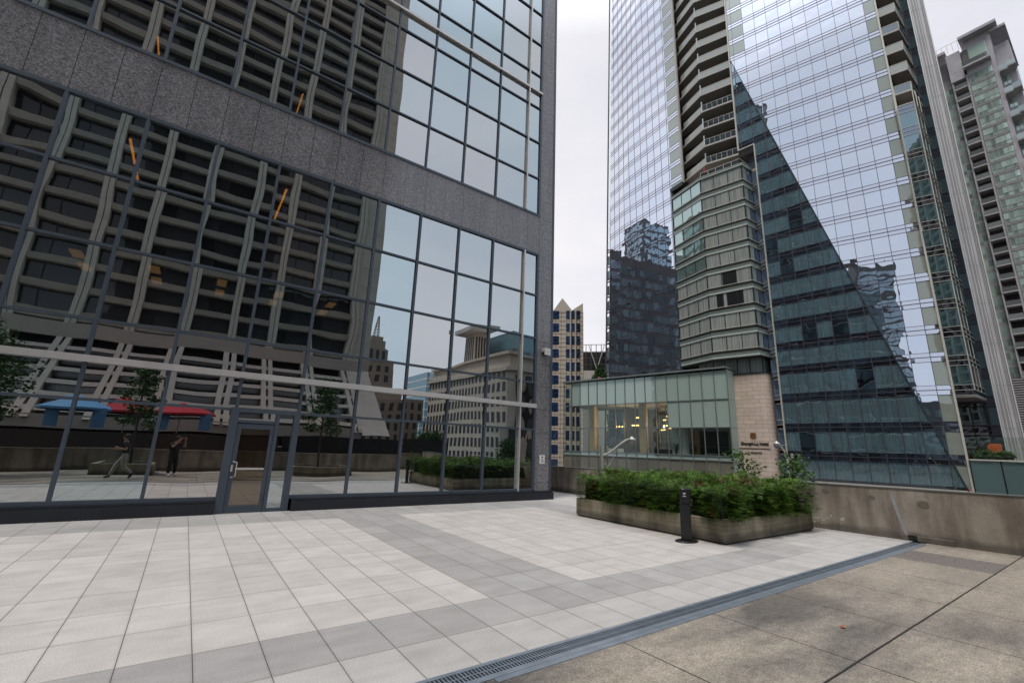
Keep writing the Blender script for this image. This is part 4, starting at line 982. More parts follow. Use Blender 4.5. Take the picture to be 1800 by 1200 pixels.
# potted palms
def palm(t,o,h,lab):
    c=thing('potted_palm',lab,'potted plant',(*pp(t,-o),1.1))
    x,y=pp(t,-o); b=MB(); b.lathe((x,y,1.1),[(.2,0),(.28,.5),(.0,.5)],10); b.build('pot',M['white'],c)
    b=MB(); rs=random.Random(int(t*10))
    for k in range(12):
        a=rs.random()*6.28; d=Vector((math.cos(a),math.sin(a),0)); p0=Vector((x,y,1.6)); 
        for s_ in range(4):
            r0=.22*s_*h/2; r1=.22*(s_+1)*h/2; zz=lambda r:1.6+h*.75*math.sin(min(1.6,r*1.5)); p=Vector((x,y,0))+d*r0; q=Vector((x,y,0))+d*r1; p.z=zz(r0)+k*.05; q.z=zz(r1)+k*.05; w=Vector((-d.y,d.x,0))*.1
            b.poly([p-w,q-w*.6,q+w*.6,p+w],rs.random())
    b.build('fronds',M['leafdark'],c)
palm(LP-8.0,.9,1.9,'potted palm at the foot of the white lobby wall'); palm(LP-6.0,2.0,1.9,'potted palm in front of the wood lobby panel'); palm(LP-1.0,2.4,1.6,'potted palm at the right end of the glass lobby')
tb=thing('serving_table','white draped serving table behind the right end of the lobby glass','table',(*pp(LP-3,-1.2),1.1))
b=MB(); ibox(b,LP-4.2,LP-2.2,1.55,2.1,1.95,2.02); b.build('table_top',M['white'],tb)
for t in (LP-4.15,LP-2.3):
    b=MB(); ibox(b,t,t+.08,1.6,1.7,1.1,1.95); b.build('leg',M['white'],tb)
# stone block
st_=thing('stone_entrance_block','pink limestone entrance block with hotel lettering between lobby and tower','building',(*pol(26,68.6),-5.5))
SA=pol(28.9,69.6); SB=pol(24.75,68.1); SC=pol(24.1,69.2); SCr=pol(23.93,70.6); 
ZS=12.85
def stonepts(o=0): return [SA,SB,lerp(SB,SC,.5),SC,SCr]
cur=[SA,(SB[0]*1.0,SB[1]*1.0)]
c1=Vector(SB); 
pts=[SA]
# rounded right corner
e0=Vector(SA)+(Vector(SB)-Vector(SA))*.90; ctrl=Vector(pol(24.25,67.95)); e1=Vector(SCr)
for k in range(9):
    t_=k/8; pts.append(tuple(e0*(1-t_)**2+ctrl*2*t_*(1-t_)+e1*t_*t_))
b=MB(); b.prism(pts+[pol(23.95,74),pol(29,75)],-5.5,ZS); b.build('stone_wall',M['limestone'],st_)
b=MB(); b.prism(off(pts,.12)+[pol(23.95,74),pol(29,75)],ZS,ZS+.12); b.build('coping',M['frame_dark'],st_)
# lettering
sd=(Vector(SB)-Vector(SA)).normalized(); sn=Vector((-sd.y,sd.x)); 
if sn.dot(Vector(SA))>0: sn=-sn
def text(body,size,t,z,mat,par,name='lettering',bold=.0,spacing=1.0):
    cu=bpy.data.curves.new('txt','FONT'); cu.body=body; cu.size=size; cu.extrude=.03; cu.offset=bold; cu.align_x='CENTER'; cu.space_character=spacing
    tmp=bpy.data.objects.new('tmp',cu); C.objects.link(tmp); bpy.context.view_layer.update()
    me=bpy.data.meshes.new_from_object(tmp.evaluated_get(bpy.context.evaluated_depsgraph_get())); bpy.data.objects.remove(tmp)
    p=Vector(SA)+sd*t+sn*.05
    mw=Matrix(((sd.x,0,sn.x,p.x),(sd.y,0,sn.y,p.y),(0,1,0,z),(0,0,0,1)))
    me.transform(mw); me.materials.clear(); me.materials.append(mat)
    o=bpy.data.objects.new(name,me); C.objects.link(o); o.parent=par; o.matrix_parent_inverse=Matrix.Translation(-par.location); return o
LS=(Vector(SB)-Vector(SA)).length
sg=thing('hotel_sign','dark raised hotel lettering with a square emblem on the pink stone block','sign',((Vector(SA)+sd*LS*.5).x,(Vector(SA)+sd*LS*.5).y,3.5))
text('Shangri-La hotel',.54,LS*.63,3.35,M['bronze'],sg,bold=.012,spacing=.97)
text('TORONTO',.28,LS*.65,2.25,M['bronze'],sg)
def sbox(b,t0,t1,z0,z1,o0=.0,o1=.06):
    p=Vector(SA)+sd*t0; q=Vector(SA)+sd*t1
    b.hexa([(*(p+sn*o0),z0),(*(q+sn*o0),z0),(*(q+sn*o1),z0),(*(p+sn*o1),z0),(*(p+sn*o0),z1),(*(q+sn*o0),z1),(*(q+sn*o1),z1),(*(p+sn*o1),z1)])
b=MB(); sbox(b,LS*.63-1.95,LS*.63+1.95,2.86,2.92); b.build('underline',M['bronze'],sg)
b=MB()
m0=LS*.61
q=[(-.36,4.25),(0,4.12),(.36,4.25),(.38,4.85),(0,4.98),(-.38,4.85)]
P3=[]
for o in (.0,.06): 
    for x,z in q: v=Vector(SA)+sd*(m0+x)+sn*o; P3.append((v.x,v.y,z))
b.mesh(P3,[tuple(range(6)),tuple(range(11,5,-1))]+[(i,i+6,(i+1)%6+6,(i+1)%6) for i in range(6)]); b.build('emblem',M['gold'],sg)
b=MB()
for k in range(3): 
    x=m0-.18+.18*k; sbox(b,x-.03,x+.03,4.45+.06*(k==1),4.68+.08*(k==1),.06,.075)
sbox(b,m0-.26,m0+.26,4.38,4.42,.06,.075); sbox(b,m0-.2,m0+.2,4.74,4.78,.06,.075); b.build('emblem_relief',M['bronze'],sg)
# conifer on the lobby roof
def leafball(b,c,r,n,size,rs,flat=1,mat=None):
    for _ in range(n):
        d=Vector((rs.gauss(0,1),rs.gauss(0,1),rs.gauss(0,1))).normalized(); p=Vector(c)+Vector((d.x*r,d.y*r,d.z*r*flat))*(rs.random()**.45)
        u=Vector((rs.gauss(0,1),rs.gauss(0,1),rs.gauss(0,.5))).normalized(); w=u.cross(Vector((rs.gauss(0,1),rs.gauss(0,1),rs.gauss(0,1)))).normalized(); s_=size*rs.uniform(.6,1.3)
        b.poly([p-u*s_,p+w*s_*.5,p+u*s_,p-w*s_*.5],rs.random())
c=pol(43.3,80); t=thing('conifer','small bushy conifer standing on the lobby roof','tree',(*c,13.68))
b=MB(); b.tube([(*c,13.6),(*c,16.6)],[.12,.05],6); b.build('trunk',M['bark'],t)
b=MB(); rs=random.Random(2)
for k in range(9):
    z=14.1+k*.34; r=1.75*(1-k/9.5)+.15
    for a in range(9):
        an=a*.7+k*1.3; q=(c[0]+math.cos(an)*r*.6,c[1]+math.sin(an)*r*.6,z-.1); leafball(b,q,r*.42,38,.16,rs,.5)
b.build('crown',M['conifer'],t)
t=thing('flower_tub','pink flower tub on the edge of the lobby roof','planter',(*pol(43.4,77.6),13.68))
b=MB(); b.lathe((*pol(43.4,77.6),13.68),[(.25,0),(.32,.3),(0,.3)],10); b.build('tub',M['white'],t); b=MB(); leafball(b,(*pol(43.4,77.6),14.1),.4,70,.09,rs,.5); b.build('blossom',M['pink'],t)

# ------------------------------------------------------------------ LOW GLASS BUILDING right of the tower foot
low=thing('low_glass_building','low glass fronted building with a planted roof terrace at the foot of the silver fin','building',(60,5,-5.5))
def lw(t,o=0): # t metres to the right of the tower's right frame
    p=Vector(FB(2.85,0,.25)[:2]); d=Vector((-uB[0],-uB[1])); n=Vector((nB[0],nB[1])); v=p+d*t+n*o; return (v.x,v.y)
ZL=2.25
rs=random.Random(9)
for j in range(8):
    for z0,z1,m in ((-5.4,-2.2,'office_dark'),(-2.1,ZL-.1,'low_panel')):
        M.setdefault('low_panel',mirror_glass('pale_teal_glass_front',.25,(.7,.85,.85),(.11,.17,.165),0,bamp=.004,bscale=.8,fres=.3,basevar=.15))
        b=MB(); b.poly([(*lw(2.2*j+.04),z0),(*lw(2.2*j+2.16),z0),(*lw(2.2*j+2.16),z1),(*lw(2.2*j+.04),z1)],rs.random()); b.build('glass_panel',M[m],low)
b=MB(); 
for j in range(9): b.bar((*lw(2.2*j,.02),-5.4),(*lw(2.2*j,.02),ZL),.09,.09)
b.build('mullions',M['frame_dark'],low)
b=MB(); b.bar((*lw(0,.05),ZL),(*lw(18,.05),ZL),.16,.14); b.build('coping',M['trim'],low)
b=MB(); b.prism([lw(0,-.1),lw(18,-.1),lw(18,-9),lw(0,-9)],-5.5,ZL-.25); b.build('body',M['recess'],low)
b=MB(); b.poly([(*lw(0,-1.6),ZL-.2),(*lw(18,-1.6),ZL-.2),(*lw(18,-1.6),ZL+2.3),(*lw(0,-1.6),ZL+2.3)],.2); b.build('glass_screen',M['clear_glass'],low)
for i,(t_,o_,r_,lab) in enumerate(((1.6,-2.4,.9,'left one of the bushes behind the glass screen on the low roof terrace'),(3.1,-2.6,.7,'middle bush, the smallest, behind the glass screen on the low roof terrace'),(6.4,-2.5,1.5,'largest rounded bush on the low roof terrace by the silver fin'))):
    x,y=lw(t_,o_); c=thing('shrub',lab,'shrub',(x,y,ZL-.2)); b=MB(); leafball(b,(x,y,ZL+.5),r_,900,.11,rs,.75); b.build('foliage',M['leaf'],c)
    b=MB(); b.tube([(x,y,ZL-.25),(x,y,ZL+.5)],.06,6); b.build('stem',M['bark'],c)
# dining room glimpses in the teal wall: orange sofa and warm lamps
t=thing('armchair','orange armchair behind the teal ground floor glass beside the silver fin','armchair',(*pol(7.6,71),3)); b=MB(); x,y=pol(7.75,70.2); b.box(x-.5,x+.5,y-.5,y+.5,3.0,3.5); b.box(x+.3,x+.5,y-.5,y+.5,3.5,4.0); b.box(x-.4,x+.3,y-.5,y-.35,3.5,3.75); b.box(x-.4,x+.3,y+.35,y+.5,3.5,3.75); b.build('upholstery',simple('orange_upholstery',(.5,.12,.03),.7),t,bevel=.05)

# ------------------------------------------------------------------ BEIGE STEPPED BUILDING
bb_=thing('office_block','beige precast office block with saw-tooth parapet and deep blue windows','office building',(80,88,-5.5))
rs=random.Random(12)
BD=100.0   # distance
q=[pol(50.4,BD*1.0009),pol(46.9,BD*1.0002),pol(45.42,BD*1.001)]
# front face between az 50.4 and 46.9, second face 46.9 to 45.4
def face_windows(a,c,n,zs,w,h,par,skip=0,nm='window'):
    L=math.dist(a,c); dx=(c[0]-a[0])/L; dy=(c[1]-a[1])/L; nx,ny=dy,-dx
    if nx*a[0]+ny*a[1]>0: nx,ny=-nx,-ny
    for j in range(n):
        m=(j+.5)/n*L
        for z in zs:
            b=MB(); p=(a[0]+dx*(m-w/2)+nx*.05,a[1]+dy*(m-w/2)+ny*.05); r=(a[0]+dx*(m+w/2)+nx*.05,a[1]+dy*(m+w/2)+ny*.05)
            b.poly([(*p,z),(*r,z),(*r,z+h),(*p,z+h)],rs.random()); b.build(nm,M['blue_win'],par)
za=[31.5-3.05*k for k in range(12)]
b=MB(); b.prism([pol(53,BD*1.02),q[0],q[1],q[2],pol(45.42,BD*1.25),pol(53,BD*1.25)],-5.5,33.2); b.build('wall',M['beige'],bb_)
# parapet teeth
b=MB()
def tooth(a,c,z0,z1,z2,zp,tp):
    p=lerp(a,c,tp); e=(2.5*math.cos(R(48)),2.5*math.sin(R(48)))
    A_=[(*a,z0),(*c,z0),(*c,z2),(*p,zp),(*a,z1)]
    b.mesh(A_+[(x+e[0],y+e[1],z) for x,y,z in A_],[tuple(range(5)),tuple(range(9,4,-1))]+[(i,(i+1)%5,(i+1)%5+5,i+5) for i in range(5)])
tooth(pol(49.5,BD*1.0),pol(46.95,BD*1.0),33.2,33.2,33.8,36.6,.52)
tooth(q[1],q[2],33.2,33.6,35.4,35.3,.97)
b.build('parapet_gable',M['beige'],bb_)
face_windows(pol(49.75,BD*1.0),pol(48.35,BD*1.0),1,[z for z in za],1.6,1.95,bb_)
face_windows(pol(47.75,BD*1.0),pol(45.7,BD*1.0),3,[z for z in za],.85,2.0,bb_)
b=MB()
for z in [33.0-1.02*k for k in range(38)]: b.bar((*off(q,.02)[0],z),(*off(q,.02)[1],z),.05,.05); b.bar((*off(q,.02)[1],z),(*off(q,.02)[2],z),.05,.05)
for a,c,n in ((q[0],q[1],5),(q[1],q[2],3)):
    for j in range(n+1): p=lerp(a,c,j/n); b.bar((*p,-5),(*p,33.2),.07,.07)
b.build('panel_joints',M['beige_joint'],bb_)
b=MB()
for a_ in (47.05,46.4): p=pol(a_,BD*.999); b.bar((*p,-5),(*p,33.4),.28,.2)
b.build('pilaster',M['beige'],bb_)

# dark framework building with pale wall below
db=thing('plant_building','pale wall topped by a black mesh plant enclosure with diagonal steel braces','building',(95,80,-5.5))
b=MB(); b.prism([pol(45.7,130),pol(40.5,130),pol(40.5,140),pol(45.7,140)],-5.5,24.7); b.build('wall',M['light_conc'],db)
b=MB(); b.prism([pol(45.7,130.5),pol(40.5,130.5),pol(40.5,139),pol(45.7,139)],24.7,30.3); b.build('mesh_enclosure',M['dark_mesh'],db)
b=MB()
for i in range(9):
    a0=45.7-5.2*i/8; p=pol(a0,129.9); b.bar((*p,24.7),(*p,32.4),.14,.14)
for z in (26.5,28.4,30.3,32.4): b.bar((*pol(45.7,129.9),z),(*pol(40.5,129.9),z),.14,.14)
b.build('steel_frame',simple('weathered_steel_frame',(.10,.10,.105),.6,.2),db)
b=MB(); b.bar((*pol(44.7,129.6),32.2),(*pol(43.7,129.6),25),.4,.2); b.bar((*pol(42.7,129.6),32.2),(*pol(43.7,129.6),25),.4,.2); b.build('diagonal_brace',M['light_conc'],db)

# ------------------------------------------------------------------ CONDO TOWER on the right
ct=thing('condo_tower','tall grey condominium tower with stacked balconies and green glass bays on the far right','apartment tower',(118,8,-5.5))
X0=118.0
b=MB(); b.box(X0,X0+24,4.42,8.55,-5.5,85.6); b.box(X0+1.9,X0+24,8.55,20,-5.5,85.6); b.box(X0+1.6,X0+14,2.4,4.42,-5.5,84)
b.box(X0,X0+2,8.50,8.85,-5.5,79.6); b.box(X0-.05,X0+2,10.75,10.95,-5.5,79.6); b.box(X0,X0+2,12.7,20,-5.5,85.6); b.box(X0-.2,X0+2,8.9,11.0,79.0,85.7); b.box(X0-.12,X0+1,4.42,5.05,-5.5,86)
b.build('wall',M['condo_conc'],ct)
b=MB(); b.box(X0+.3,X0+20,4.4,8.2,85.6,87.4); b.box(X0-1.3,X0+20,3.2,8.7,87.4,88.0); b.box(X0-.5,X0+8,10.9,13,86.4,87.0); b.box(X0-.1,X0+16,2.2,4.4,86.5,87.0); b.build('roof_slab',M['condo_conc'],ct)
b=MB()
for y in (8.9,9.7,10.5,11.3,12.1): b.bar((X0-.2,y,86),(X0-.2,y,88.2),.06,.06)
b.bar((X0-.2,8.7,88.2),(X0-.2,13,88.2),.06,.06); b.build('roof_railing',M['silver'],ct)
rs=random.Random(21)
wn=0; restw=MB()
wa=[]
for k in range(33):
    zt=79.1-2.6*k
    if zt<-3: break
    # window bay B: 5 columns, upper pane + lower pane
    for j in range(5):
        y0=5.12+.66*j
        g=rs.random()
        wa.append((y0+.04,y0+.62,zt-1.25,zt-.02,g)); wa.append((y0+.04,y0+.62,zt-2.05,zt-1.31,min(1,g+rs.uniform(-.3,.3))))
    if zt>17:
        for j in range(2):
            y0=11.0+.85*j; g=rs.random(); wa.append((y0+.04,y0+.8,zt-1.2,zt,g)); wa.append((y0+.04,y0+.8,zt-2.0,zt-1.26,rs.random()))
    for j in range(2):
        y0=3.35+.5*j; wa.append((y0,y0+.44,zt-1.2,zt,rs.random()*.6)); wa.append((y0,y0+.44,zt-2.,zt-1.26,rs.random()*.6))
for n_,(y0,y1,z0,z1,g) in enumerate(wa):
    xx=X0-.03 if y1<8.6 and y0>5 else (X0+1.86 if y0>9 else X0+1.55)
    dst=restw
    if n_<100: dst=MB()
    dst.poly([(xx,y1,z0),(xx,y0,z0),(xx,y0,z1),(xx,y1,z1)],g)
    if n_<100: dst.build('window',M['condo_glass'],ct)
o=restw.build('window_glazing',M['condo_glass'],ct); o['kind']='stuff'
for k in range(32):
    z=77.05-2.6*k
    if z<-5: break
    sl_=MB(); sl_.box(X0-.1,X0,5.08,8.5,z-.35,z-.22); sl_.build('sill_course',M['condo_slab'],ct)
for k in range(32):
    z=76.9-2.6*k
    if z<0: break
    b=MB(); out_=.35 if (k<8 or k%2) else .05
    b.box(X0-out_,X0+1.9,8.86,10.74,z-.12,z+.1); b.build('balcony_slab',M['condo_slab'],ct)
    b=MB(); b.box(X0-out_,X0-out_+.04,8.9,10.7,z+.1,z+1.0,rs.random()); b.build('balcony_guard',M['condo_guard'],ct)
    if k%2==0:
        b=MB(); b.box(X0-.6,X0+1.6,2.2,3.5,z+.1,z+.3); b.box(X0-.7,X0+1.6,3.3,4.41,z-.3,z-.1); b.build('balcony_slab',M['condo_slab'],ct)
        b=MB(); b.box(X0-.62,X0-.58,2.2,3.3,z+.3,z+1.3,rs.random()); b.box(X0-.72,X0-.68,3.3,4.41,z-.1,z+.95,rs.random()); b.build('balcony_guard',M['condo_guard'],ct)
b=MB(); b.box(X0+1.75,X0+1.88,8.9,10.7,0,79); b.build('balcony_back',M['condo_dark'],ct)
b=MB()
for k in range(46): b.box(X0-.5,X0-.2,8.6,20,16.6-.42*k,16.8-.42*k)
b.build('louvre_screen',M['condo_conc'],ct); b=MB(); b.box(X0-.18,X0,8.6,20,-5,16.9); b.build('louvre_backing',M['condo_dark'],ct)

b=MB(); b.poly([(X0-.04,7.75,81.6),(X0-.04,5.15,81.6),(X0-.04,5.15,85.2),(X0-.04,7.75,85.2)],.8); b.build('window',M['condo_glass'],ct)
b=MB(); b.poly([(X0-.04,8.8,81.6),(X0-.04,7.8,81.6),(X0-.04,7.8,85.2),(X0-.04,8.8,85.2)],.1); b.build('window',M['condo_dark'],ct)
b=MB(); b.box(X0-1.2,X0,5.0,8.9,80.6,80.95); b.build('balcony_slab',M['condo_slab'],ct); b=MB(); b.box(X0-1.2,X0-1.16,5.0,8.9,80.95,81.9,.3); b.build('balcony_guard',M['condo_guard'],ct)
b=MB()
for k in range(31):
    zt=79.1-2.6*k
    for j in range(6): b.box(X0-.09,X0-.02,5.08+.66*j-.03,5.08+.66*j+.03,zt-2.08,zt+.02)
    for z_ in (0,-1.28,-2.06): b.box(X0-.08,X0-.02,5.06,8.4,zt+z_-.025,zt+z_+.025)
b.build('window_frames',M['condo_slab'],ct)

# ------------------------------------------------------------------ STREET LAMPS, STREET TREES
def street_lamp(base,top,arm,lab):
    t=thing('street_lamp',lab,'street lamp',(base[0],base[1],-5.5),'curved street lamps beyond the parapet')
    x,y=base; b=MB(); b.tube([(x,y,-5.5),(x,y,top)],[.13,.07],10); b.build('pole',M['lamp_metal'],t)
    dx,dy,dz=arm; b=MB()
    P_=[]
    for k in range(11):
        u=k/10; h_=-.22*math.sin(u*math.pi*.5)*0+dz*(u*u*(3-2*u)); P_.append((x+dx*u,y+dy*u,top-.42+h_))
    b.tube(P_,[.045]*11,8)
    b.tube([(x,y,top-1.3),(x+dx*.30,y+dy*.30,top-.75),(x+dx*.52,y+dy*.52,top-.42+dz*.52)],.025,6)
    cx_,cy_,cz_=x+dx*.12,y+dy*.12,top-.9
    b.tube([(cx_+dx*.07*math.cos(a)/1,cy_+dy*.07*math.cos(a),cz_+.11*math.sin(a)) for a in [k*.7 for k in range(9)]],.014,5)
    b.build('arm',M['lamp_metal'],t)
    e=P_[-1]; b=MB(); b.lathe(e,[(.02,.12),(.08,.06),(.17,0),(.175,-.02),(.17,-.05)],14); b.build('cap',M['lamp_metal'],t,True)
    b=MB(); b.lathe(e,[(.165,-.04),(.17,-.12),(.13,-.22),(.06,-.28),(.0,-.29)],14); b.build('globe',M['globe'],t,True)
p=pol(43.25,22.0); e=pol(39.6,22.3)
street_lamp(p,1.98,(e[0]-p[0],e[1]-p[1],.80),'cream street lamp with long curled arm rising behind the planter before the glass lobby')
p=pol(22.9,30.0); e=pol(24.2,29.6)
street_lamp(p,2.0,(e[0]-p[0],e[1]-p[1],.95),'smaller street lamp among the tree tops right of the pink stone block')
def tree(base,z0,top,r,lab,mat,n,size,seed,grp=None,cat='tree',blobs=14,flat=.8,tr=.09):
    rs=random.Random(seed); t=thing('tree',lab,cat,(base[0],base[1],z0),grp)
    x,y=base; b=MB(); pts_=[(x,y,z0)]; mid=z0+(top-z0)*.5
    pts_+= [(x+rs.uniform(-.08,.08),y+rs.uniform(-.08,.08),z0+(top-z0)*.25),(x+rs.uniform(-.1,.1),y+rs.uniform(-.1,.1),mid),(x,y,top-.3)]
    b.tube(pts_,[tr,tr*.8,tr*.6,tr*.15],8)
    cs=[]
    for k in range(blobs):
        u=(k+.5)/blobs; z=z0+(top-z0)*(.34+.62*u); rr=r*math.sin(min(1,(1-u)*1.25+.12)*math.pi*.5)*rs.uniform(.6,1.05); a=k*2.4+rs.random()
        c=(x+math.cos(a)*rr*.62,y+math.sin(a)*rr*.62,z); cs.append((c,r*rs.uniform(.3,.5)))
        b.tube([(x,y,z-.35*r),((x+c[0])/2,(y+c[1])/2,z-.12*r),c],[tr*.35,tr*.22,.01],5)
    b.build('trunk',M['bark'],t); b=MB()
    for c,rr in cs: leafball(b,c,rr,n//blobs,size,rs,flat)
    b.build('crown',mat,t); return t
tree(pol(27.6,19.5),-5.5,2.25,1.35,'slender leafy street tree top showing above the hedge before the pink stone block',M['leaf'],1500,.075,31,blobs=12,flat=.45)
tree(pol(23.0,22.5),-5.5,2.05,1.7,'taller pointed street tree top right of the hedge, before the dark tower glass',M['leaf'],2600,.08,33,blobs=18,flat=.5)
tree(pol(21.0,21.5),-5.5,1.05,1.7,'low spreading tree top just above the parapet at the right end of the hedge',M['leaf'],1900,.08,35,blobs=10,flat=.4)
# street level along the avenue
b=MB(); b.box(14.6,19,-90,90,-5.5,-5.36); struct('pavement',b,M['light_conc'])
b=MB()
for k in range(14): b.poly([(34,-60+9*k,-5.494),(34.2,-60+9*k,-5.494),(34.2,-56+9*k,-5.494),(34,-56+9*k,-5.494)])
struct('road_markings',b,M['white'])

# ------------------------------------------------------------------ WHAT THE GLASS REFLECTS (behind the camera)
ht=thing('concrete_hotel','brutalist ribbed concrete hotel slab reflected in the dark glass tower','building',(0,-45,-5.5))
YH=-39.7; XE=20.6
colx=[16.9-4.83*k for k in range(13)]
b=MB(); b.box(16.9,XE,YH-16,YH,12,104)
for z in range(13,104,3): b.box(16.98,XE-.02,YH,YH+.03,z-.02,z+.02)
b.build('end_pier',M['hilton_conc'],ht)
b=MB()
for x in colx:
    for dx in (-.44,.035): b.box(x+dx,x+dx+.405,YH-.9,YH+.32,13.4,104)
b.build('ribs',M['hilton_conc'],ht)
b=MB()
for x in colx: b.box(x-.11,x+.11,YH-.9,YH+.12,13.4,104)
b.build('rib_web',M['hilton_web'],ht)
b=MB(); z=13.6; k=0
while z<104:
    for i in range(12):
        xa=colx[i+1]+.44; xb=colx[i]-.44
        b.hexa([(xa,YH-.5,z+.12),(xb,YH-.5,z+.12),(xb,YH+.0,z+.18),(xa,YH+.0,z+.18),(xa,YH-.5,z+.90),(xb,YH-.5,z+.90),(xb,YH+.26,z+.78),(xa,YH+.26,z+.78)])
    z+=2.68
b.build('spandrels',M['hilton_conc'],ht)
b=MB(); z=13.6; rs=random.Random(77)
while z<104:
    for i in range(12):
        xa=colx[i+1]+.4; xb=colx[i]-.4; m_=xa+(xb-xa)*.33
        l1=rs.random(); 
        b.poly([(xb,YH-.75,z+.95),(m_+.05,YH-.75,z+.95),(m_+.05,YH-.75,z+2.75),(xb,YH-.75,z+2.75)],l1); b.poly([(m_-.05,YH-.75,z+.95),(xa,YH-.75,z+.95),(xa,YH-.75,z+2.75),(m_-.05,YH-.75,z+2.75)],rs.random())
    z+=2.68
o=b.build('window_glazing',M['hilton_win'],ht)
b=MB(); b.box(colx[-1],16.9,YH-16,YH-.9,3,104); b.build('core',M['condo_dark'],ht)
b=MB(); b.box(colx[-1],XE,YH-1,YH+.5,11.9,13.5); b.build('podium_band',M['hilton_base'],ht)
b=MB()
def flare(z): return YH+.3+(12-z)*1.12
for x in colx[:-1]+[]:
    for dx in (-.62,.12):
        b.hexa([(x+dx,YH-1,12),(x+dx+.5,YH-1,12),(x+dx+.5,YH+.4,12),(x+dx,YH+.4,12),(x+dx,flare(3)-1.5,3),(x+dx+.5,flare(3)-1.5,3),(x+dx+.5,flare(3),3),(x+dx,flare(3),3)][4:]+[(x+dx,YH-1,12),(x+dx+.5,YH-1,12),(x+dx+.5,YH+.4,12),(x+dx,YH+.4,12)])
b.hexa([(17.4,flare(2.6)-2,2.6),(XE,flare(2.6)-2,2.6),(XE,flare(2.6),2.6),(17.4,flare(2.6),2.6),(17.4,YH-1,12),(XE,YH-1,12),(XE,YH+.45,12),(17.4,YH+.45,12)])
b.build('raking_pier',M['hilton_base'],ht)
b=MB()
for z in (10.3,8.95,7.6,6.2,4.9,3.6):
    y=flare(z); b.hexa([(colx[-1],y-.9,z),(17.4,y-.9,z),(17.4,y-.15,z),(colx[-1],y-.15,z),(colx[-1],y-1.0,z+.45),(17.4,y-1.0,z+.45),(17.4,y-.5,z+.45),(colx[-1],y-.5,z+.45)])
b.box(colx[-1],17.4,flare(3)-1.3,flare(3)-.2,2.2,3.3)
b.build('podium_slabs',M['hilton_base'],ht)
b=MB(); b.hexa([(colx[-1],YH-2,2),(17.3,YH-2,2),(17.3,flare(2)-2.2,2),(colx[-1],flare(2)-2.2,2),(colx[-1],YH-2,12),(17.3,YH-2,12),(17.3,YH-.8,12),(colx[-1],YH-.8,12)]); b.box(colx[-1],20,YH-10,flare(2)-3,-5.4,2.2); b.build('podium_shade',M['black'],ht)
# terrace with parasols
te=thing('patio_terrace','dark brown raised terrace wall behind the plaza, reflected below the parasols','terrace',(-5,-20,-5.5))
b=MB(); b.box(-45,6,-29,-14.5,-5.5,1.9); b.box(6,20,-29,-16,-5.5,1.2); b.build('wall',M['brown_dark'],te)
def parasol(x,y,mat,lab,hang):
    t=thing('parasol',lab,'parasol',(x,y,1.9),'parasols on the terrace'); b=MB(); b.tube([(x,y,1.9),(x,y,4.3)],.04,6); b.build('pole',M['silver'],t)
    b=MB(); n=8
    for k in range(n):
        a0=6.283*k/n; a1=6.283*(k+1)/n; r=2.2
        b.poly([(x,y,4.5),(x+r*math.cos(a0),y+r*math.sin(a0),3.5),(x+r*math.cos(a1),y+r*math.sin(a1),3.5)]); b.poly([(x+r*math.cos(a0),y+r*math.sin(a0),3.5),(x+r*math.cos(a1),y+r*math.sin(a1),3.5),(x+r*math.cos(a1),y+r*math.sin(a1),3.35),(x+r*math.cos(a0),y+r*math.sin(a0),3.35)])
    b.build('canopy',mat,t)
    if hang:
        b=MB()
        for dx in (-1.3,1.2): b.box(x+dx,x+dx+.7,y+1.5,y+1.55,2.2,3.5)
        b.build('side_curtain',M['blue'],t)
parasol(-6.9,-19,M['blue'],'blue parasol with side curtains on the terrace, reflected at the far left',True)
parasol(-4.2,-20.5,M['red'],'red parasol beside the blue one on the reflected terrace',False)
parasol(-.6,-19.5,M['red'],'red parasol furthest from the blue one on the reflected terrace',True)
# dark hoarding
hd=thing('hoarding','long black hoarding beyond the back parapet with a small pink scribble','fence',(14,-9,-5.5))
b=MB(); b.box(5.5,18.5,-9.3,-9.1,-5.5,2.05); b.build('panel',M['black'],hd); b=MB(); b.tube([(14.1,-9.06,1.8),(14.3,-9.06,1.95),(14.5,-9.06,1.75),(14.4,-9.06,1.5),(14.5,-9.06,1.2),(14.35,-9.06,1.0)],.06,5); b.build('scribble',M['pink'],hd)
# planters with trees near the camera
def stone_planter(x0,x1,y0,y1,lab):
    t=thing('planter',lab,'planter',((x0+x1)/2,(y0+y1)/2,0),'low tree planters on the old concrete paving'); b=MB()
    for q_ in ((x0,x1,y0,y0+.2),(x0,x1,y1-.2,y1),(x0,x0+.2,y0+.2,y1-.2),(x1-.2,x1,y0+.2,y1-.2)): b.box(*q_,.02,.46)
    b.build('concrete_box',M['planterconc'],t); b=MB(); b.box(x0+.2,x1-.2,y0+.2,y1-.2,.02,.40); b.build('soil',M['soil'],t)
stone_planter(4.9,7.8,-2.9,.1,'low concrete planter with a young tree, mirrored right of the glass door')
stone_planter(-3.1,-.9,-3.2,-.2,'low concrete planter with a young tree, mirrored left of the glass door')
stone_planter(-9.5,-6.5,-3.2,-.2,'low concrete planter with a young tree, mirrored at the left end of the glass')
tree((6.3,-1.5),.4,5.5,1.15,'young dense tree mirrored right of the glass door',M['leafdark'],2600,.085,41,'young trees in the plaza planters',blobs=16,flat=.6,tr=.06)
tree((-1.9,-1.6),.4,5.3,1.2,'young sparse tree mirrored left of the glass door',M['leafdark'],2000,.085,43,'young trees in the plaza planters',blobs=14,flat=.6,tr=.06)
tree((-7.6,-1.2),.4,6.3,2.3,'broad tree mirrored at the far left end of the glass',M['leafdark'],5000,.10,45,'young trees in the plaza planters',blobs=18,flat=.6,tr=.09)

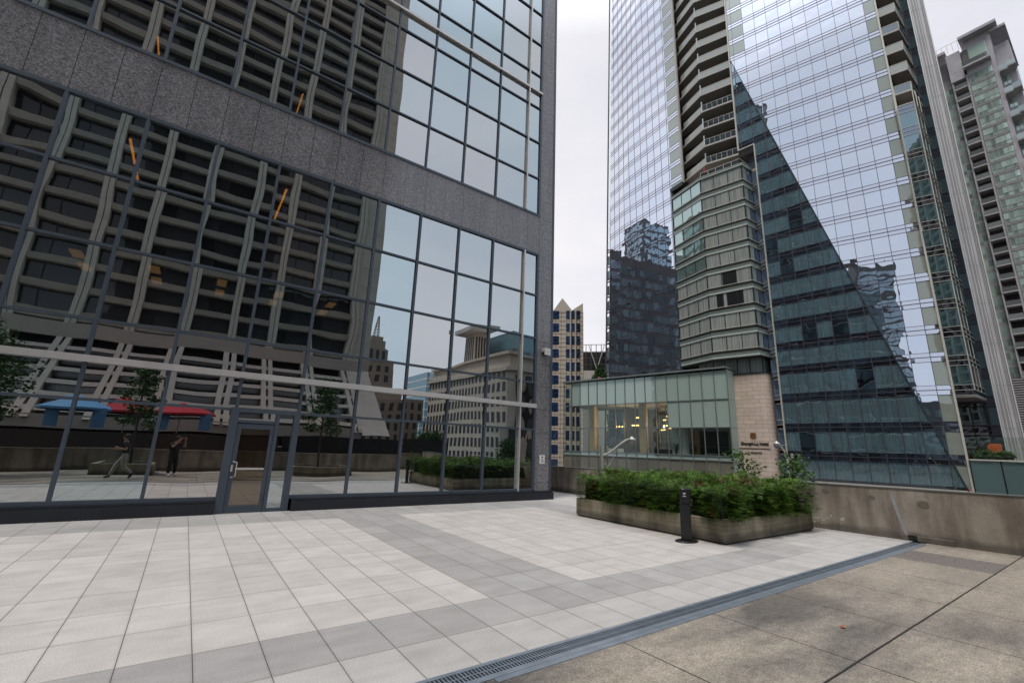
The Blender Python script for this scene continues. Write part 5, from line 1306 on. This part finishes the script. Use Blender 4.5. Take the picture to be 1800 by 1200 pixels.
# court building and neighbours along the avenue
def grid_building(nm,lab,cat,x0,x1,y0,y1,z1,mat,face,cols,rowsz,ww,wh,winmat,z0=-5.5):
    t=thing(nm,lab,cat,((x0+x1)/2,(y0+y1)/2,z0)); b=MB(); b.box(x0,x1,y0,y1,z0,z1); b.build('wall',mat,t); rs=random.Random(int(x0*7+z1))
    g=MB()
    for fc in face:
        L=(y1-y0) if fc in 'wW' else (x1-x0); n=cols if fc in 'wW' else max(3,int(cols*(x1-x0)/(y1-y0)))
        for j in range(n):
            m=(j+.5)/n*L
            for z in rowsz:
                if fc=='w': g.poly([(x0-.04,y0+m+ww/2,z),(x0-.04,y0+m-ww/2,z),(x0-.04,y0+m-ww/2,z+wh),(x0-.04,y0+m+ww/2,z+wh)],rs.random())
                if fc=='n': g.poly([(x0+m-ww/2,y1+.04,z),(x0+m+ww/2,y1+.04,z),(x0+m+ww/2,y1+.04,z+wh),(x0+m-ww/2,y1+.04,z+wh)],rs.random())
                if fc=='e': g.poly([(x1+.04,y0+m-ww/2,z),(x1+.04,y0+m+ww/2,z),(x1+.04,y0+m+ww/2,z+wh),(x1+.04,y0+m-ww/2,z+wh)],rs.random())
    g.build('window_glazing',winmat,t); return t
gb=grid_building('court_building','long pale stone court building with rows of small windows, mirrored low in the glass','building',50,82,-83,-46.8,17.2,M['stone_grey'],'w',22,[-3.6+2.75*k for k in range(8)],.95,1.8,M['win_dark'])
b=MB(); b.box(49.6,82.4,-83.4,-46.4,17.2,17.9); b.box(50.8,81,-82.5,-47.5,17.9,20.4); b.box(50.2,81.5,-82.9,-47,20.4,20.9); b.build('cornice',M['stone_grey'],gb)
b=MB()
for k in range(11):
    x=52+2.7*k; b.box(x,x+1.35,-46.8,-46.5,-3,5.5) ; b.box(x,x+1.35,-46.8,-46.5,6.3,16.4)
b.build('tall_window',M['win_dark'],gb)
sb_=thing('slab_roof_tower','slim stone tower under a wide flat roof slab behind the court building','building',(61,-80,-5.5))
b=MB(); b.box(60.3,66,-84,-78,-5.5,33.2); b.build('wall',M['stone_grey'],sb_); b=MB(); b.box(57.2,66.5,-86,-75.5,33.2,34.4); b.box(59,64,-83,-79,34.4,35.5); b.build('roof_slab',M['condo_slab'],sb_)
b=MB()
for k in range(5):
    b.box(60.2,60.3,-83.6+1.15*k,-83.1+1.15*k,5,32)
    b.box(60.8+1.05*k,61.3+1.05*k,-78,-77.9,5,32)
b.build('window_slot',M['win_dark'],sb_)
grid_building('teal_office','dark teal glass office block with a rounded top behind the court building','building',68,98,-96,-70,32.5,M['teal_tower'],'wn',14,[2+3.1*k for k in range(9)],1.6,1.1,M['white'] if False else M['office_dark'])
bc=thing('beacon_tower','brown stone stepped tower with a lattice weather beacon, mirrored beside the concrete hotel','building',(42,-97,-5.5))
cx,cy=40.6,-98.5
b=MB()
for (h_,z0,z1) in ((5.5,-5.5,17),(3.6,17,24.5),(3.0,24.5,28.5),(2.3,28.5,31),(1.7,31,32.3)): b.box(cx-h_,cx+h_,cy-h_,cy+h_,z0,z1)
b.box(cx-3.9,cx+3.9,cy-3.9,cy+3.9,24.2,24.7); b.box(cx-2.6,cx+2.6,cy-2.6,cy+2.6,28.4,28.8); b.build('tower',M['stone_brown'],bc)
b=MB()
for z in (18.5,20.8): 
    for k in range(3): b.box(cx-2.5+2*k,cx-1.6+2*k,cy+3.6,cy+3.66,z,z+1.5)
for k in range(3): b.box(cx-2.3+1.8*k,cx-1.4+1.8*k,cy+3.0,cy+3.06,25,28)
b.build('window_slot',M['win_dark'],bc)
b=MB(); 
for sx,sy in ((-1,-1),(1,-1),(1,1),(-1,1)): b.bar((cx+.7*sx,cy+.7*sy,32.3),(cx+.12*sx,cy+.12*sy,38.6),.16,.16)
for k in range(7): 
    z=32.8+.85*k; r=.68-.085*k
    for a_,c_ in (((-r,-r),(r,-r)),((r,-r),(r,r)),((r,r),(-r,r)),((-r,r),(-r,-r))): b.bar((cx+a_[0],cy+a_[1],z),(cx+c_[0],cy+c_[1],z+.4),.12,.12)
b.build('beacon',simple('red_white_beacon_steel',(.25,.17,.16),.6),bc)
gb2=grid_building('insurance_building','brown stone office building with deep window rows below the beacon tower','building',36,52,-118,-90,13.8,M['stone_brown'],'wn',15,[-3.5+2.9*k for k in range(6)],.9,1.9,M['win_dark'])
grid_building('blue_condos','pale blue glass condominiums on the skyline beyond the beacon tower','building',75,104,-160,-140,30,M['teal_tower'],'wn',10,[1.0+2.9*k for k in range(10)],2.0,.6,M['white'])
for (x,y,h_,lab,sd) in ((33,-42,3.6,'leafy avenue tree mirrored nearest the concrete hotel',51),(38,-56,3.8,'leafy avenue tree mirrored before the court building',52),(46,-38,3.2,'leafy avenue tree mirrored at the corner of the court building',53)):
    tree((x,y),-5.5,h_,3.4,lab,M['leafdark'],2600,.22,sd,'avenue trees mirrored in the glass',blobs=14)
tl=thing('traffic_light','yellow traffic lights on a mast arm on the avenue, mirrored low in the glass','traffic light',(31,-20,-5.5))
b=MB(); b.tube([(31,-20,-5.5),(31,-20,1.5)],.1,8); b.tube([(31,-20,.6),(27,-20,.9)],.06,6); b.build('pole',M['lamp_metal'],tl)
for x in (27.2,29): b=MB(); b.box(x-.2,x+.2,-20.2,-19.8,-.4,.7); b.build('signal_head',M['yellow'],tl)
# west and north towers seen only as reflections
def dark_tower(x0,x1,y0,y1,z1,lab,mat='office_dark'):
    t=thing('office_tower',lab,'office building',((x0+x1)/2,(y0+y1)/2,-5.5)); b=MB(); b.box(x0,x1,y0,y1,-5.5,z1); b.build('core',M['office_spandrel'],t)
    g=MB(); rs=random.Random(int(x0+500)); z=0
    while z<z1-3:
        y=y0+.3
        while y<y1-2: g.poly([(x1+.05,y,z),(x1+.05,y+1.9,z),(x1+.05,y+1.9,z+2.3),(x1+.05,y,z+2.3)],rs.random()); y+=2.1
        x=x0+.3
        while x<x1-2: g.poly([(x,y0-.05,z),(x+1.9,y0-.05,z),(x+1.9,y0-.05,z+2.3),(x,y0-.05,z+2.3)],rs.random()); x+=2.1
        z+=3.4
    g.build('window_glazing',M[mat],t)
dark_tower(-25,58,92,110,60,'dark office block north of the plaza, mirrored low in the big tower')
dark_tower(-95,-62,-70,60,36,'long dark office block west of the plaza, mirrored low in the big tower')
dark_tower(-92,-80,-47,-33,98,'slim dark office tower west of the plaza, mirrored beside the fold of the big tower','teal_tower')
dark_tower(-6,8,118,130,92,'slim teal office tower north of the plaza, mirrored in the big tower','teal_tower')

# ------------------------------------------------------------------ PEOPLE (seen mirrored in the glass)
def skinned(name,joints,edges,mat,parent,root=0,sub_=2):
    me=bpy.data.meshes.new(name); me.from_pydata([j[:3] for j in joints],edges,[]); me.update()
    o=bpy.data.objects.new(name,me); C.objects.link(o)
    m=o.modifiers.new('skin','SKIN'); m.use_smooth_shade=True
    sv=me.skin_vertices[0].data if me.skin_vertices else None
    if sv is None:
        bm=None
    for i,j in enumerate(joints):
        r=j[3]; rr=r if isinstance(r,tuple) else (r,r); sv[i].radius=rr; sv[i].use_root=(i==root)
    s_=o.modifiers.new('sub','SUBSURF'); s_.levels=sub_; s_.render_levels=sub_
    me.materials.append(mat); o.parent=parent; o.matrix_parent_inverse=Matrix.Translation(-parent.location); return o
def person(lab,base,ang,pose,shirt,trous,shoes,sleeve=.5):
    t=thing('person',lab,'person',(base[0],base[1],0)); ca,sa=math.cos(ang),math.sin(ang)
    def W(p): # local: x forward, y left, z up
        return (base[0]+p[0]*ca-p[1]*sa, base[1]+p[0]*sa+p[1]*ca, p[2])
    J=[];E_=[]
    def add(p,r,prev=None):
        J.append((*W(p),r)); 
        if prev is not None: E_.append((prev,len(J)-1))
        return len(J)-1
    P_=pose
    pel=add(P_['pelvis'],.12); wa=add(P_['waist'],.115,pel); ch=add(P_['chest'],.14,wa); nk=add(P_['neck'],.058,ch); h0=add(P_['chin'],.062,nk); h1=add(P_['head'],.088,h0); h2=add(P_['crown'],.07,h1)
    nose=add(P_['nose'],.018,h1)
    hands=[]
    for s_ in ('l','r'):
        sh=add(P_['sh'+s_],.062,ch); el=add(P_['el'+s_],.042,sh); wr=add(P_['wr'+s_],.026,el); pm=add(P_['pa'+s_],.032,wr)
        d=(Vector(P_['pa'+s_])-Vector(P_['wr'+s_])).normalized(); up=Vector((0,0,1)); sd_=d.cross(up).normalized() if abs(d.z)<.95 else Vector((1,0,0)); nrm=sd_.cross(d)
        for fi in range(4):
            o_=(fi-1.5)*.019; L_=(.075,.085,.08,.062)[fi]; a=add(tuple(Vector(P_['pa'+s_])+sd_*o_+d*.035),.0095,pm); b_=add(tuple(Vector(P_['pa'+s_])+sd_*o_+d*(.035+L_*.5)-nrm*.008),.0088,a); add(tuple(Vector(P_['pa'+s_])+sd_*o_*.9+d*(.035+L_*.85)-nrm*.03),.0075,b_)
        th=add(tuple(Vector(P_['pa'+s_])+sd_*(.045 if s_=='r' else -.045)),.011,pm); add(tuple(Vector(P_['pa'+s_])+sd_*(.06 if s_=='r' else -.06)+d*.04),.009,th)
        hp=add(P_['hip'+s_],.092,pel); kn=add(P_['kn'+s_],.06,hp); an=add(P_['an'+s_],.038,kn); add(P_['to'+s_],.035,an)
    skinned('body',J,E_,M['skin'],t)
    # clothes
    def cloth(nm,chain,mat):
        J2=[];E2=[]
        for ps in chain:
            prev=None
            for p,r in ps:
                w_=W(p); idx=None
                for i,q_ in enumerate(J2):
                    if math.dist(q_[:3],w_)<1e-5: idx=i
                if idx is None: J2.append((*w_,r)); idx=len(J2)-1
                if prev is not None and prev!=idx: E2.append((prev,idx))
                prev=idx
        skinned(nm,J2,E2,mat,t)
    def mid(a,b_,u): return tuple(a[i]+(b_[i]-a[i])*u for i in range(3))
    cloth('shirt',[[(mid(P_['pelvis'],P_['waist'],-.35),.155),(P_['pelvis'],.158),(P_['waist'],.152),(P_['chest'],.158),(mid(P_['chest'],P_['neck'],.7),.075)]]+[[(P_['chest'],.158),(P_['sh'+s_],.078),(mid(P_['sh'+s_],P_['el'+s_],.75),.062)] for s_ in 'lr'],shirt)
    cloth('trousers',[[(mid(P_['pelvis'],P_['waist'],.75),.138),(P_['pelvis'],.14)]]+[[(P_['pelvis'],.13),(P_['hip'+s_],.108),(P_['kn'+s_],.078),(mid(P_['kn'+s_],P_['an'+s_],.92),.06)] for s_ in 'lr'],trous)
    for s_ in 'lr': 
        cloth('shoe',[[(mid(P_['an'+s_],P_['to'+s_],-.35),.045),(mid(P_['an'+s_],P_['to'+s_],.5),.05),(mid(P_['an'+s_],P_['to'+s_],1.1),.038)]],shoes)
    hd_=Vector(W(P_['crown'])); b=MB(); c_=W(mid(P_['head'],P_['crown'],.55)); bx=Vector(W((P_['head'][0]-.03,P_['head'][1],P_['head'][2]+.03)))
    b.lathe((bx.x,bx.y,bx.z),[(.0,.125),(.06,.11),(.098,.06),(.108,.0),(.10,-.05),(.0,-.06)],12); b.build('hair',M['hair'],t,True)
    return t
stand=dict(pelvis=(-.42,0,.93),waist=(-.45,0,1.10),chest=(-.42,0,1.32),neck=(-.36,0,1.46),chin=(-.33,0,1.53),head=(-.32,0,1.60),crown=(-.33,0,1.67),nose=(-.22,0,1.585),
  shl=(-.40,.19,1.39),ell=(-.22,.26,1.25),wrl=(-.10,.12,1.53),pal=(-.07,.09,1.60),shr=(-.40,-.19,1.39),elr=(-.22,-.26,1.25),wrr=(-.10,-.12,1.53),par=(-.07,-.09,1.60),
  hipl=(-.42,.09,.88),knl=(-.38,.11,.50),anl=(-.42,.13,.09),tol=(-.28,.15,.04),hipr=(-.42,-.09,.88),knr=(-.38,-.11,.50),anr=(-.40,-.12,.09),tor=(-.26,-.14,.04))
person('standing person in black with white shoes raising a phone to take the picture',(0,0),R(51),stand,M['cloth_black'],M['cloth_black'],M['white'])
ph=MB(); f2=Vector((math.cos(R(51)),math.sin(R(51)),0)); s2=Vector((-f2.y,f2.x,0)); c_=f2*-.052+Vector((0,0,1.695))
pts8=[]
for dz in (-.04,.04):
    for (a_,b__) in ((-.08,-.004),(.08,-.004),(.08,.004),(-.08,.004)): pts8.append(c_+s2*a_+f2*b__+Vector((0,0,dz)))
ph.hexa(pts8); tag(ph.build('phone',M['black']),'black phone held up in both hands by the person in black','phone')
walk=dict(pelvis=(0,0,.92),waist=(.01,0,1.09),chest=(.03,0,1.32),neck=(.06,0,1.47),chin=(.08,0,1.54),head=(.08,0,1.62),crown=(.07,0,1.70),nose=(.175,0,1.60),
  shl=(.03,.19,1.40),ell=(-.02,.25,1.14),wrl=(.22,.20,1.12),pal=(.30,.17,1.14),shr=(.03,-.19,1.40),elr=(-.03,-.25,1.13),wrr=(.20,-.20,1.18),par=(.27,-.17,1.22),
  hipl=(0,.09,.88),knl=(.22,.09,.52),anl=(.36,.09,.10),tol=(.50,.09,.08),hipr=(0,-.09,.88),knr=(-.02,-.09,.48),anr=(-.34,-.09,.20),tor=(-.24,-.09,.06))
person('walking person in a dark shirt and khaki trousers mirrored in the ground floor glass',(-1.85,2.15),R(180),walk,M['cloth_navy'],M['khaki'],M['black'])
# ------------------------------------------------------------------ camera, light, world
cam=bpy.data.cameras.new('camera'); co=bpy.data.objects.new('camera',cam); C.objects.link(co)
f=781.2; cam.sensor_width=36; cam.lens=f/1800*36; cam.clip_start=.02; cam.clip_end=4000
Rm=((0.81161861,0.16432912,0.56059895),(-0.58316481,0.17114253,0.79412155),(0.03455497,-0.97144541,0.23473342))
mw=Matrix(((Rm[0][0],-Rm[0][1],-Rm[0][2],0),(Rm[1][0],-Rm[1][1],-Rm[1][2],0),(Rm[2][0],-Rm[2][1],-Rm[2][2],H),(0,0,0,1)))
co.matrix_world=mw; bpy.context.scene.camera=co
SUN_AZ,SUN_EL=R(200),R(67)
sl=bpy.data.lights.new('sun','SUN'); sl.energy=1.3; sl.angle=R(13); sl.color=(1,.94,.88); so=bpy.data.objects.new('sun',sl); C.objects.link(so)
sdv=Vector((math.cos(SUN_AZ)*math.cos(SUN_EL),math.sin(SUN_AZ)*math.cos(SUN_EL),math.sin(SUN_EL))); so.rotation_euler=sdv.to_track_quat('Z','Y').to_euler()
w=bpy.data.worlds.new('World'); bpy.context.scene.world=w; w.use_nodes=True; nt=w.node_tree; nt.nodes.clear()
out=nt.nodes.new('ShaderNodeOutputWorld'); bg=nt.nodes.new('ShaderNodeBackground')
sk=nt.nodes.new('ShaderNodeTexSky'); sk.sky_type='NISHITA'; sk.sun_disc=False; sk.sun_elevation=SUN_EL; sk.sun_rotation=R(90)-SUN_AZ
tc=nt.nodes.new('ShaderNodeTexCoord')
mp=N(nt,'ShaderNodeMapping'); mp.inputs['Scale'].default_value=(1,1,2.2); lk(nt,tc.outputs['Generated'],mp.inputs['Vector'])
cn=noise(nt,mp.outputs['Vector'],1.5,6,.55)
dn=N(nt,'ShaderNodeVectorMath'); dn.operation='DOT_PRODUCT'; lk(nt,tc.outputs['Generated'],dn.inputs[0]); dn.inputs[1].default_value=(.62,.70,.30)
br=ramp(nt,math_(nt,'ADD',math_(nt,'MULTIPLY',dn.outputs['Value'],.5),.5),[(0.0,(6.0,6.5,7.2)),(.45,(6.3,6.7,7.3)),(.85,(6.6,6.5,6.8)),(1.0,(7.1,6.85,6.95))])
for e in br.node.color_ramp.elements: pass
clouds=mixc(nt,.8,br,ramp(nt,cn,[(.34,(.80,.83,.89)),(.64,(1.07,1.06,1.04))]),'MULTIPLY')
fin_=mixc(nt,.88,sk.outputs[0],clouds)
gz=N(nt,'ShaderNodeSeparateXYZ'); lk(nt,tc.outputs['Generated'],gz.inputs[0])
zen=math_(nt,'ADD',1.0,math_(nt,'MULTIPLY',math_(nt,'SMOOTH_MIN',math_(nt,'MAXIMUM',math_(nt,'MULTIPLY',math_(nt,'SUBTRACT',gz.outputs['Z'],.74),6.0),0.0),1.0,.1),1.5))
vs_=N(nt,'ShaderNodeVectorMath'); vs_.operation='SCALE'; lk(nt,fin_,vs_.inputs[0]); lk(nt,zen,vs_.inputs['Scale']); lk(nt,vs_.outputs[0],bg.inputs[0]); bg.inputs[1].default_value=.1; lk(nt,bg.outputs[0],out.inputs[0])
sc=bpy.context.scene; sc.view_settings.view_transform='Standard'; sc.view_settings.look='None'; sc.view_settings.exposure=.52; sc.view_settings.gamma=1
sc.render.engine='CYCLES'; sc.cycles.max_bounces=8; sc.cycles.transparent_max_bounces=12; sc.cycles.glossy_bounces=5; sc.cycles.caustics_reflective=False; sc.cycles.caustics_refractive=False
